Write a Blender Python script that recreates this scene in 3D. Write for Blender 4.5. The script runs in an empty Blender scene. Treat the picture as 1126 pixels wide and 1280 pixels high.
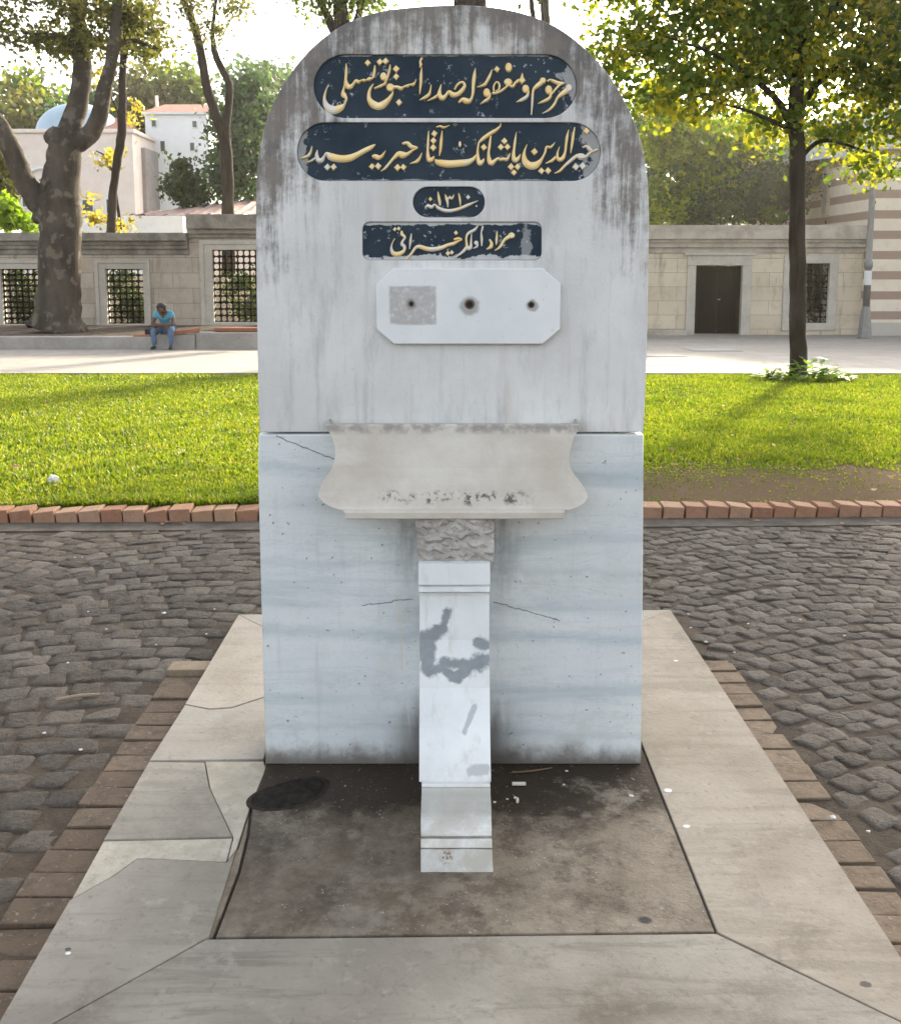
import bpy, bmesh, math, random
import numpy as np
from mathutils import Vector, Matrix
random.seed(7); rng = np.random.default_rng(7)
S = bpy.context.scene; COL = S.collection; R = math.radians

# ------------------------------------------------------------------ camera, world, sun, exposure
TH = R(7.56); FPX = 1250.0; CX, CY = 563.0, 500.0; EYE = 1.5
cam = bpy.data.cameras.new('camera'); camo = bpy.data.objects.new('camera', cam); COL.objects.link(camo)
camo.location = (0, 0, EYE); camo.rotation_euler = (R(90) - TH, 0, 0)
cam.sensor_fit = 'HORIZONTAL'; cam.sensor_width = 36; cam.lens = 36 * FPX / 1126
cam.shift_y = -(640 - CY) / 1126; cam.clip_end = 2000; cam.clip_start = 0.05
S.camera = camo
SUN_AZ, SUN_EL = R(25), R(21)
w = bpy.data.worlds.new("World"); S.world = w; w.use_nodes = True
nt = w.node_tree; nt.nodes.clear()
sky = nt.nodes.new('ShaderNodeTexSky'); sky.sky_type = 'NISHITA'; sky.sun_disc = False
sky.sun_elevation = SUN_EL; sky.sun_rotation = SUN_AZ; sky.dust_density = 4.0; sky.ozone_density = 0.6
bg = nt.nodes.new('ShaderNodeBackground'); bg.inputs[1].default_value = 0.15
wo = nt.nodes.new('ShaderNodeOutputWorld'); hs_ = nt.nodes.new('ShaderNodeHueSaturation'); hs_.inputs['Saturation'].default_value = 0.38; nt.links.new(sky.outputs[0], hs_.inputs['Color'])
nt.links.new(hs_.outputs[0], bg.inputs[0]); nt.links.new(bg.outputs[0], wo.inputs[0])
sl = bpy.data.lights.new('sun', 'SUN'); sl.energy = 3.5; sl.angle = R(4); sl.color = (1.0, 0.86, 0.62)
so = bpy.data.objects.new('sun', sl); COL.objects.link(so)
SD = Vector((math.sin(SUN_AZ) * math.cos(SUN_EL), math.cos(SUN_AZ) * math.cos(SUN_EL), math.sin(SUN_EL)))
so.rotation_euler = SD.to_track_quat('Z', 'Y').to_euler(); so.location = (6, 10, 12)
HAZE = 0.0004
S.view_settings.view_transform = 'Standard'; S.view_settings.look = 'None'
S.view_settings.exposure = 2.05; S.view_settings.gamma = 1.0

# ------------------------------------------------------------------ geometry helpers
def ray(px, py):
    x = (px - CX) / FPX; y = -(py - CY) / FPX
    return Vector((x, math.cos(TH) + y * math.sin(TH), -math.sin(TH) + y * math.cos(TH)))
def at(px, py, Y):
    d = ray(px, py); t = Y / d.y
    return Vector((d.x * t, Y, EYE + d.z * t))
def atz(px, py, z=0.0):
    d = ray(px, py); t = (z - EYE) / d.z
    return Vector((d.x * t, d.y * t, z))
ORG = {}
def tag(o, label=None, cat=None, group=None, kind=None):
    for k, v in (('label', label), ('category', cat), ('group', group), ('kind', kind)):
        if v: o[k] = v
    return o
def thing(name, label, cat, loc, group=None):
    o = bpy.data.objects.new(name, None); COL.objects.link(o); o.location = loc; o.empty_display_size = 0.1
    ORG[o] = Vector(loc); return tag(o, label, cat, group)
def link(name, me, parent=None, mat=None, org=None):
    o = bpy.data.objects.new(name, me); COL.objects.link(o)
    if mat is not None and not me.materials:
        for m in (mat if isinstance(mat, (list, tuple)) else [mat]): me.materials.append(m)
    if parent is not None: o.parent = parent; ORG[o] = ORG[parent]
    else: ORG[o] = Vector(org) if org is not None else Vector((0, 0, 0)); o.location = ORG[o]
    return o
def shift(me, v):
    n = len(me.vertices); a = np.empty(n * 3, dtype=np.float32); me.vertices.foreach_get('co', a)
    a = a.reshape(-1, 3) - np.array(v, dtype=np.float32); me.vertices.foreach_set('co', a.ravel()); me.update()
def part(name, bm, mat, parent=None, org=None, smooth=False):
    """bm is in world coordinates"""
    bmesh.ops.recalc_face_normals(bm, faces=bm.faces[:])
    me = bpy.data.meshes.new(name); bm.to_mesh(me); bm.free()
    o = ORG[parent] if parent is not None else Vector(org) if org is not None else Vector((0, 0, 0))
    shift(me, o)
    if smooth:
        me.polygons.foreach_set('use_smooth', [True] * len(me.polygons))
    return link(name, me, parent, mat, org)
def npmesh(name, V, F, mat, parent=None, org=None, smooth=False):
    me = bpy.data.meshes.new(name); V = np.asarray(V, np.float32); F = np.asarray(F, np.int32)
    o = ORG[parent] if parent is not None else Vector(org) if org is not None else Vector((0, 0, 0))
    V = V - np.array(o, np.float32); k = F.shape[1]
    me.vertices.add(len(V)); me.vertices.foreach_set('co', V.ravel())
    me.loops.add(F.size); me.loops.foreach_set('vertex_index', F.ravel())
    me.polygons.add(len(F)); me.polygons.foreach_set('loop_start', np.arange(0, F.size, k, dtype=np.int32))
    if smooth: me.polygons.foreach_set('use_smooth', np.ones(len(F), bool))
    me.update(calc_edges=True)
    return link(name, me, parent, mat, org)
def box(bm, x0, x1, y0, y1, z0, z1, M=None, bev=0.0):
    r = bmesh.ops.create_cube(bm, size=1)
    vs = r['verts']
    for v in vs:
        v.co = Vector(((x0 + x1) / 2 + v.co.x * (x1 - x0), (y0 + y1) / 2 + v.co.y * (y1 - y0), (z0 + z1) / 2 + v.co.z * (z1 - z0)))
    if bev:
        es = list({e for v in vs for e in v.link_edges})
        r2 = bmesh.ops.bevel(bm, geom=es, offset=bev, segments=2, affect='EDGES', profile=0.6)
        vs = list({v for f in r2['faces'] for v in f.verts} | {v for v in vs if v.is_valid})
    if M is not None:
        for v in vs: v.co = M @ v.co
    return vs
def tube(bm, pts, rad, sides=10, cap=True, jit=0.0, seed=0):
    rr = random.Random(seed); rings = []
    n = len(pts)
    ax0 = None
    for i in range(n):
        d = (Vector(pts[min(i + 1, n - 1)]) - Vector(pts[max(i - 1, 0)])).normalized()
        if ax0 is None: ax0 = d.orthogonal().normalized()
        a = (ax0 - d * ax0.dot(d)).normalized(); ax0 = a; b = d.cross(a)
        ring = []
        for k in range(sides):
            t = 2 * math.pi * k / sides; rad_ = rad[i] * (1 + rr.uniform(-jit, jit))
            ring.append(bm.verts.new(Vector(pts[i]) + (a * math.cos(t) + b * math.sin(t)) * rad_))
        rings.append(ring)
    for i in range(n - 1):
        for k in range(sides):
            bm.faces.new((rings[i][k], rings[i][(k + 1) % sides], rings[i + 1][(k + 1) % sides], rings[i + 1][k]))
    if cap:
        bm.faces.new(rings[0][::-1]); bm.faces.new(rings[-1])
def catmull(P, k=6):
    P = [np.array(p, float) for p in P]; Q = [2 * P[0] - P[1]] + P + [2 * P[-1] - P[-2]]; out = []
    for i in range(1, len(Q) - 2):
        for j in range(k):
            t = j / k; a, b, c, d = Q[i - 1:i + 3]
            out.append(0.5 * (2 * b + (c - a) * t + (2 * a - 5 * b + 4 * c - d) * t * t + (3 * b - a - 3 * c + d) * t ** 3))
    out.append(P[-1]); return out
def prism(outer, holes=(), d0=0.0, d1=0.1, plane='XZ', bev=0.0, gap=0.0, bm=None):
    """flat outline (2D metres) with holes, extruded from d0 to d1, bevelled; returns a bmesh"""
    cu = bpy.data.curves.new('tmp', 'CURVE'); cu.dimensions = '2D'; cu.fill_mode = 'BOTH'
    for lp in [outer] + list(holes):
        sp = cu.splines.new('POLY'); sp.points.add(len(lp) - 1); sp.use_cyclic_u = True
        for p, q in zip(sp.points, lp): p.co = (q[0], q[1], 0, 1)
    cu.extrude = abs(d1 - d0) / 2 - bev; cu.bevel_depth = bev; cu.bevel_resolution = 1; cu.offset = -bev - gap
    o = bpy.data.objects.new('tmp', cu); COL.objects.link(o)
    dg = bpy.context.evaluated_depsgraph_get(); me = bpy.data.meshes.new_from_object(o.evaluated_get(dg))
    bpy.data.objects.remove(o); bpy.data.curves.remove(cu)
    b2 = bmesh.new(); b2.from_mesh(me); bpy.data.meshes.remove(me)
    mid = (d0 + d1) / 2
    for v in b2.verts:
        x, y, z = v.co
        v.co = (x, mid + z, y) if plane == 'XZ' else (x, y, mid + z) if plane == 'XY' else (mid + z, x, y)
    if bm is None: bm = bmesh.new()
    me = bpy.data.meshes.new('t'); b2.to_mesh(me); b2.free(); bm.from_mesh(me); bpy.data.meshes.remove(me)
    bmesh.ops.remove_doubles(bm, verts=bm.verts[:], dist=1e-5)
    return bm
def rect(x0, x1, z0, z1): return [(x0, z0), (x1, z0), (x1, z1), (x0, z1)]

# ------------------------------------------------------------------ material helpers
class MT:
    def __init__(s, name):
        s.m = bpy.data.materials.new(name); s.m.use_nodes = True; s.t = s.m.node_tree; s.t.nodes.clear()
        s.out = s.n('ShaderNodeOutputMaterial'); s.tc = s.n('ShaderNodeTexCoord'); s.co = s.tc.outputs['Object']; s._sep = None
    def n(s, ty, **k):
        x = s.t.nodes.new(ty)
        for a, b in k.items(): setattr(x, a, b)
        return x
    def set(s, sock, v):
        if hasattr(v, 'is_linked') or isinstance(v, bpy.types.NodeSocket): s.t.links.new(v, sock)
        elif isinstance(v, (tuple, list)) and sock.type == 'RGBA' and len(v) == 3: sock.default_value = (*v, 1)
        else: sock.default_value = v
    def xyz(s):
        if s._sep is None:
            s._sep = s.n('ShaderNodeSeparateXYZ'); s.t.links.new(s.co, s._sep.inputs[0])
        return s._sep.outputs
    def math(s, op, a, b=0.0, c=None, clamp=False):
        x = s.n('ShaderNodeMath', operation=op, use_clamp=clamp); s.set(x.inputs[0], a); s.set(x.inputs[1], b)
        if c is not None: s.set(x.inputs[2], c)
        return x.outputs[0]
    def map(s, scale=(1, 1, 1), loc=(0, 0, 0), rot=(0, 0, 0), vec=None):
        x = s.n('ShaderNodeMapping'); s.t.links.new(vec or s.co, x.inputs[0])
        x.inputs['Scale'].default_value = scale; x.inputs['Location'].default_value = loc; x.inputs['Rotation'].default_value = rot
        return x.outputs[0]
    def noise(s, sc=5, det=5, rough=0.6, vec=None, dist=0.0):
        x = s.n('ShaderNodeTexNoise'); s.t.links.new(vec or s.co, x.inputs['Vector'])
        x.inputs['Scale'].default_value = sc; x.inputs['Detail'].default_value = det
        x.inputs['Roughness'].default_value = rough; x.inputs['Distortion'].default_value = dist
        return x.outputs[0]
    def vor(s, sc=5, feature='F1', vec=None, out=0):
        x = s.n('ShaderNodeTexVoronoi', feature=feature); s.t.links.new(vec or s.co, x.inputs['Vector']); x.inputs['Scale'].default_value = sc
        return x.outputs[out]
    def step(s, v, a, b):
        x = s.n('ShaderNodeMapRange', interpolation_type='SMOOTHSTEP'); s.set(x.inputs[0], v); x.inputs[1].default_value = a; x.inputs[2].default_value = b
        return x.outputs[0]
    def mix(s, f, a, b, mode='MIX'):
        x = s.n('ShaderNodeMix', data_type='RGBA', blend_type=mode); s.set(x.inputs[0], f); s.set(x.inputs[6], a); s.set(x.inputs[7], b)
        return x.outputs[2]
    def ramp(s, f, stops):
        x = s.n('ShaderNodeValToRGB'); s.set(x.inputs[0], f); e = x.color_ramp.elements
        while len(e) < len(stops): e.new(0.5)
        for el, (p, c) in zip(e, stops): el.position = p; el.color = (*c, 1) if len(c) == 3 else c
        return x.outputs[0]
    def rand(s):
        return s.n('ShaderNodeNewGeometry').outputs['Random Per Island']
    def dist(s, p, sc=(1, 1, 1)):
        """distance from local point p with per-axis scale"""
        a = s.n('ShaderNodeVectorMath', operation='SUBTRACT'); s.t.links.new(s.co, a.inputs[0]); a.inputs[1].default_value = p
        b = s.n('ShaderNodeVectorMath', operation='MULTIPLY'); s.t.links.new(a.outputs[0], b.inputs[0]); b.inputs[1].default_value = sc
        c = s.n('ShaderNodeVectorMath', operation='LENGTH'); s.t.links.new(b.outputs[0], c.inputs[0])
        return c.outputs['Value']
    def bump(s, h, strength=0.3, dist=0.01):
        x = s.n('ShaderNodeBump'); s.t.links.new(h, x.inputs['Height']); x.inputs['Strength'].default_value = strength; x.inputs['Distance'].default_value = dist
        return x.outputs[0]
    def fin(s, col, rough=0.7, normal=None, metal=0.0, spec=0.5, transl=None, tfac=0.4):
        p = s.n('ShaderNodeBsdfPrincipled'); s.set(p.inputs['Base Color'], col); s.set(p.inputs['Roughness'], rough)
        s.set(p.inputs['Metallic'], metal); p.inputs['Specular IOR Level'].default_value = spec
        if normal is not None: s.t.links.new(normal, p.inputs['Normal'])
        o = p.outputs[0]
        if transl is not None:
            tr = s.n('ShaderNodeBsdfTranslucent'); s.set(tr.inputs[0], transl)
            mx = s.n('ShaderNodeMixShader'); mx.inputs[0].default_value = tfac
            s.t.links.new(o, mx.inputs[1]); s.t.links.new(tr.outputs[0], mx.inputs[2]); o = mx.outputs[0]
        s.t.links.new(o, s.out.inputs[0]); return s.m
def stone(name, c1, c2, sc=4, bump=0.35, rough=0.8, dirt=(0.1, 0.09, 0.08), damt=0.5, fine=60):
    m = MT(name); a = m.noise(sc, 6, 0.65); b = m.noise(sc * 6, 5, 0.7)
    col = m.mix(m.step(a, .3, .7), c1, c2)
    col = m.mix(m.math('MULTIPLY', m.step(b, .52, .75), damt), col, dirt)
    h = m.math('ADD', m.noise(fine, 6, .7), m.math('MULTIPLY', b, 0.8))
    return m.fin(col, rough, m.bump(h, bump, .006), 0, .2)
def plain(name, c, rough=0.6, metal=0.0, var=0.15, sc=20):
    m = MT(name); a = m.noise(sc, 4, .6)
    c2 = tuple(min(1, x * (1 - var)) for x in c); c3 = tuple(min(1, x * (1 + var)) for x in c)
    return m.fin(m.mix(a, c2, c3), rough, m.bump(m.noise(sc * 4, 4, .6), .2, .004), metal)
def leafmat(name, c1, c2, c3, tf=0.45, rough=0.55):
    m = MT(name); r = m.rand()
    col = m.ramp(r, [(0, c1), (0.5, c2), (1, c3)])
    tcol = m.mix(1.0, col, (1.6, 1.7, 0.7), 'MULTIPLY')
    return m.fin(col, rough, None, 0, .22, tcol, tf)

# ------------------------------------------------------------------ ground profile
GZ = -0.05                      # cobbles
KY = 6.0                        # kerb
def lawn_z(Y): return 0.0 - 0.021 * (Y - 6.1)
WALK_Y = 16.0

# ================================================================== STELE / FOUNTAIN
D = EYE / math.tan(math.atan(455 / FPX) + TH)
root = thing('marble_fountain', 'tall round-topped marble fountain slab with dark inscription panels', 'fountain', at(566, 955, D))
RO = ORG[root]
def sp(px, py): p = at(px, py, D); return (p.x, p.z)
def loc(px, py, y=0): p = at(px, py, D) - RO; return (p.x, y, p.z)
# --- materials
def m_upper():
    m = MT('weathered_marble'); x, y, z = m.xyz()
    zc = loc(566, 330)[2]
    base = m.mix(m.step(m.noise(2.5, 6, .6), .3, .7), (.55, .545, .53), (.68, .675, .655))
    st = m.noise(1, 7, .72, m.map((22, 22, 1.6)))
    st2 = m.noise(1, 6, .7, m.map((60, 60, 3), (3, 1, 0)))
    st3 = m.noise(7, 8, .75)
    warm = m.step(m.noise(1, 5, .6, m.map((9, 9, 1.1), (7, 0, 3))), .5, .72)
    base = m.mix(m.math('MULTIPLY', warm, .6), base, (.50, .45, .38))
    base = m.mix(m.math('MULTIPLY', m.step(st, .5, .72), .5), base, (.36, .35, .335))
    v = m.n('ShaderNodeCombineXYZ'); m.set(v.inputs[0], m.math('DIVIDE', x, .575)); m.set(v.inputs[2], m.math('DIVIDE', m.math('MAXIMUM', m.math('SUBTRACT', z, zc), 0.0), .735))
    ln = m.n('ShaderNodeVectorMath', operation='LENGTH'); m.t.links.new(v.outputs[0], ln.inputs[0]); e = ln.outputs['Value']
    zl = m.step(z, loc(0, 420)[2], loc(0, 230)[2])
    ed = m.math('MULTIPLY', m.step(e, .58, 1.06), zl)
    tot = m.math('ADD', m.math('ADD', m.math('MULTIPLY', ed, .62), m.math('MULTIPLY', m.math('SUBTRACT', st, .5), 2.3)), m.math('MULTIPLY', m.math('SUBTRACT', st3, .5), 1.9))
    g = m.math('MULTIPLY', m.step(tot, .06, .66), m.step(ed, .01, .35))
    col = m.mix(m.math('MULTIPLY', g, .9), base, m.mix(m.step(m.noise(5, 6, .7), .4, .6), (.075, .07, .064), (.15, .125, .10)))
    blk = m.math('MULTIPLY', m.step(st2, .55, .75), m.math('MULTIPLY', ed, .55))
    col = m.mix(blk, col, (.05, .05, .05))
    col = m.mix(m.math('MULTIPLY', m.step(m.noise(1, 8, .75, m.map((10, 10, 2.6), (1, 4, 6))), .5, .66), .35), col, (.30, .285, .26)); speck = m.math('MULTIPLY', m.step(m.noise(70, 3, .6), .62, .72), m.step(m.noise(4, 3), .45, .6))
    col = m.mix(m.math('MULTIPLY', speck, .35), col, (.2, .2, .19))
    h = m.math('ADD', m.noise(90, 6, .7), m.math('MULTIPLY', m.noise(14, 5, .7), 1.0))
    return m.fin(col, .62, m.bump(h, .35, .004), 0, .4)
def seg(m, p, q, wob=.004, wd=.0025, ns=30):
    """mask of a thin wobbly line between local points p,q (x,z)"""
    x, y, z = m.xyz(); L = math.hypot(q[0] - p[0], q[1] - p[1]); ux, uz = (q[0] - p[0]) / L, (q[1] - p[1]) / L
    dx = m.math('SUBTRACT', x, p[0]); dz = m.math('SUBTRACT', z, p[1])
    al = m.math('ADD', m.math('MULTIPLY', dx, ux), m.math('MULTIPLY', dz, uz))
    ac = m.math('ADD', m.math('MULTIPLY', dx, -uz), m.math('MULTIPLY', dz, ux))
    ac = m.math('ABSOLUTE', m.math('ADD', ac, m.math('MULTIPLY', m.math('SUBTRACT', m.noise(ns, 3), .5), wob * 4)))
    inside = m.math('MULTIPLY', m.math('GREATER_THAN', al, 0.0), m.math('LESS_THAN', al, L))
    return m.math('MULTIPLY', inside, m.math('SUBTRACT', 1.0, m.step(ac, wd * .4, wd)))
def m_lower():
    m = MT('blue_veined_marble'); x, y, z = m.xyz()
    base = m.mix(m.step(m.noise(3, 5, .6), .3, .7), (.58, .61, .615), (.68, .70, .695))
    base = m.mix(m.math('MULTIPLY', m.step(m.noise(4.5, 6, .7), .5, .7), .4), base, (.52, .50, .45)); base = m.mix(m.math('MULTIPLY', m.step(m.noise(1, 6, .7, m.map((26, 26, 2.2), (5, 0, 1))), .54, .72), .3), base, (.45, .43, .39))
    v1 = m.noise(1, 5, .55, m.map((.9, 1, 9), (2, 0, .7)), .35); v2 = m.noise(1, 4, .55, m.map((1.6, 1, 20), (0, 0, 4)), .5)
    col = m.mix(m.math('MULTIPLY', m.step(v1, .50, .68), .55), base, (.36, .43, .455))
    col = m.mix(m.math('MULTIPLY', m.step(v2, .52, .72), .35), col, (.40, .46, .48))
    for py, w_, a in ((590, .022, .35), (795, .035, .4), (708, .02, .25), (912, .02, .25)):
        dz = m.math('SUBTRACT', z, loc(0, py)[2]); dz = m.math('ADD', dz, m.math('MULTIPLY', x, .03)); dz = m.math('ADD', dz, m.math('MULTIPLY', m.math('SUBTRACT', m.noise(4.5, 7, .7), .5), .1))
        k = m.math('SUBTRACT', 1.0, m.step(m.math('ABSOLUTE', dz), 0.0, w_)); col = m.mix(m.math('MULTIPLY', k, a), col, (.31, .385, .42))
    tv = m.noise(1, 7, .7, m.map((1.3, 1, 7), (9, 0, 3)), .6); thin = m.math('SUBTRACT', 1.0, m.step(m.math('ABSOLUTE', m.math('SUBTRACT', tv, .5)), .0, .022)); col = m.mix(m.math('MULTIPLY', thin, .18), col, (.30, .36, .39))
    gr = m.noise(160, 3, .6); col = m.mix(m.math('MULTIPLY', m.step(gr, .55, .7), .3), col, (.42, .44, .44)); pit = m.math('MULTIPLY', m.step(m.noise(55, 2, .5), .70, .74), .7); col = m.mix(pit, col, (.16, .15, .14))
    # brown damp dirt rising from the foot, grime beside the bracket
    n = m.noise(9, 6, .7); nst = m.noise(1, 6, .7, m.map((25, 25, 4)))
    hgt = m.math('SUBTRACT', z, m.math('MULTIPLY', m.math('SUBTRACT', m.math('ADD', m.math('MULTIPLY', n, .6), m.math('MULTIPLY', nst, .25)), .33), .17))
    d = m.math('SUBTRACT', 1.0, m.step(hgt, -.012, .062)); col = m.mix(m.math('MULTIPLY', d, .88), col, (.115, .092, .07))
    cx_ = m.math('SUBTRACT', 1.0, m.step(m.math('ABSOLUTE', m.math('SUBTRACT', x, .01)), .1, .24))
    d2 = m.math('MULTIPLY', cx_, m.math('SUBTRACT', 1.0, m.step(m.math('SUBTRACT', z, m.math('MULTIPLY', nst, .22)), -.05, .14)))
    col = m.mix(m.math('MULTIPLY', d2, .85), col, (.085, .075, .065))
    g2 = m.math('MULTIPLY', cx_, m.math('MULTIPLY', m.step(z, loc(0, 790)[2], loc(0, 660)[2]), m.step(m.math('ADD', m.math('MULTIPLY', nst, .5), m.math('MULTIPLY', n, .5)), .38, .6)))
    col = m.mix(m.math('MULTIPLY', g2, .75), col, (.17, .165, .16))
    for p, q in (((345, 545), (418, 574)), ((452, 757), (516, 748)), ((616, 752), (700, 775))):
        a, b = loc(*p), loc(*q); k = seg(m, (a[0], a[2]), (b[0], b[2])); col = m.mix(m.math('MULTIPLY', k, .8), col, (.13, .12, .12))
    yel = seg(m, (loc(499, 752)[0], loc(499, 752)[2]), (loc(503, 838)[0], loc(503, 838)[2]), .001, .004); col = m.mix(m.math('MULTIPLY', yel, .5), col, (.6, .55, .42))
    return m.fin(col, .42, m.bump(m.math('ADD', m.noise(60, 5, .65), m.noise(8, 4)), .22, .003), 0, .5)
M_UP, M_LO = m_upper(), m_lower()
# --- outlines
def sm(pts, k=5): return [tuple(p) for p in catmull(pts, k)]
left = [(324, 540), (322, 450), (320, 300), (320, 240), (323, 197), (333, 150), (354, 105), (386, 63), (426, 32), (470, 15), (520, 8), (566, 6)]
right = [(612, 8), (660, 18), (705, 39), (745, 74), (775, 115), (797, 163), (808, 213), (811, 260), (811, 300), (808, 450), (804, 540)]
arch = [sp(*p) for p in sm(left + right, 4)]
def pill(x0, x1, y0, y1, n=7, r=None, sq=1.0):
    cy = (y0 + y1) / 2; ry = (y1 - y0) / 2; r = r or ry; out = []
    for cxx, cyy, a0 in ((x0 + r, y0 + min(r, ry), 180), (x1 - r, y0 + min(r, ry), 270), (x1 - r, y1 - min(r, ry), 0), (x0 + r, y1 - min(r, ry), 90)):
        for k in range(n + 1):
            a = R(a0 + 90 * k / n); out.append((cxx + r * math.cos(a) * sq, cyy + min(r, ry) * math.sin(a)))
    return out
PANELS = [pill(392, 721, 67.5, 147, 8), pill(371, 751, 152.5, 226, 8), pill(516, 606, 233, 271.5, 8), pill(453, 677, 277, 325, 4, 9)]
RECESS = 0.009
bm = prism(arch, [[sp(*p) for p in P] for P in PANELS], D, D + RECESS + .004, 'XZ', bev=.0025)
prism(arch, (), D + RECESS + .003, D + .20, 'XZ', bev=.004, bm=bm)
part('upper_slab', bm, M_UP, root)
lo = [sp(323.5, 543), sp(322.5, 580), sp(327, 760), sp(332, 960), sp(801, 960), sp(803, 760), sp(804, 580), sp(804, 543)]
for q in range(len(lo)):
    if lo[q][1] < 0.01: lo[q] = (lo[q][0], 0.0)
part('lower_slab', prism(lo, (), D - .003, D + .203, 'XZ', bev=.004), M_LO, root)
# --- inscription panels
def m_panel(i, x0, x1, y0, y1):
    m = MT('navy_panel_paint'); x, y, z = m.xyz()
    a = loc(x0, (y0 + y1) / 2)[0]; b = loc(x1, (y0 + y1) / 2)[0]; zt = loc(566, y0)[2]; zb = loc(566, y1)[2]
    col = m.mix(m.step(m.noise(6, 5, .6), .3, .7), (.020, .032, .046), (.034, .050, .066))
    grey = (.30, .30, .295); n = m.noise(28, 6, .65); nb = m.noise(9, 5, .6); nbb = m.noise(13, 7, .72)
    fl = m.math('MULTIPLY', m.step(m.noise(75, 3, .6), .61, .66), m.step(nb, .48, .58)); col = m.mix(m.math('MULTIPLY', fl, .8), col, (.42, .43, .43))
    def edge(d, wdt, amp, amt):   # flaked paint within wdt of an edge
        k = m.step(m.math('ADD', m.math('DIVIDE', d, wdt), m.math('MULTIPLY', m.math('SUBTRACT', nbb, .5), amp * 1.7)), 1.08, .92)
        return m.math('MULTIPLY', k, amt)
    dr = m.math('SUBTRACT', b, x); dl = m.math('SUBTRACT', x, a); dt = m.math('SUBTRACT', zt, z); db = m.math('SUBTRACT', z, zb)
    if i == 0: ks = [edge(dr, .034, 2.6, .8), edge(dt, .004, 3.6, .75)]
    elif i == 1: ks = [edge(dr, .045, 2.6, .8), edge(dl, .022, 3.2, .7), edge(db, .004, 3.6, .7)]
    elif i == 3: ks = [edge(dt, .009, 2.6, 1.0), edge(db, .012, 3.4, 1.0), edge(m.math('ABSOLUTE', m.math('SUBTRACT', dr, .045)), .012, 4.2, .45)]
    else: ks = [edge(db, .004, 4, .5)]
    for k in ks: col = m.mix(k, col, m.mix(n, grey, (.62, .63, .63) if i == 3 else (.46, .455, .44)))
    return m.fin(col, .65, m.bump(m.math('ADD', n, nb), .3, .003), 0, .15)
panel_objs = []
PB = [(392, 721, 67, 147), (371, 751, 152, 226), (516, 606, 233, 272), (453, 677, 277, 325)]
PL = ['long dark blue panel with gilt writing, topmost of four', 'longest dark blue panel with gilt writing, second from the top', 'small dark blue oval panel with a year in numerals', 'oblong dark blue panel with flaked white edges']
for i, P in enumerate(PANELS):
    P2 = [(566 + (q[0] - 566), q[1]) for q in P]
    o = part('inscription_panel', prism([sp(*q) for q in P2], (), D + RECESS - .003, D + RECESS + .006, 'XZ', bev=.001, gap=.001), m_panel(i, *PB[i]), root)
    o['label'] = PL[i]; panel_objs.append(o)
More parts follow.
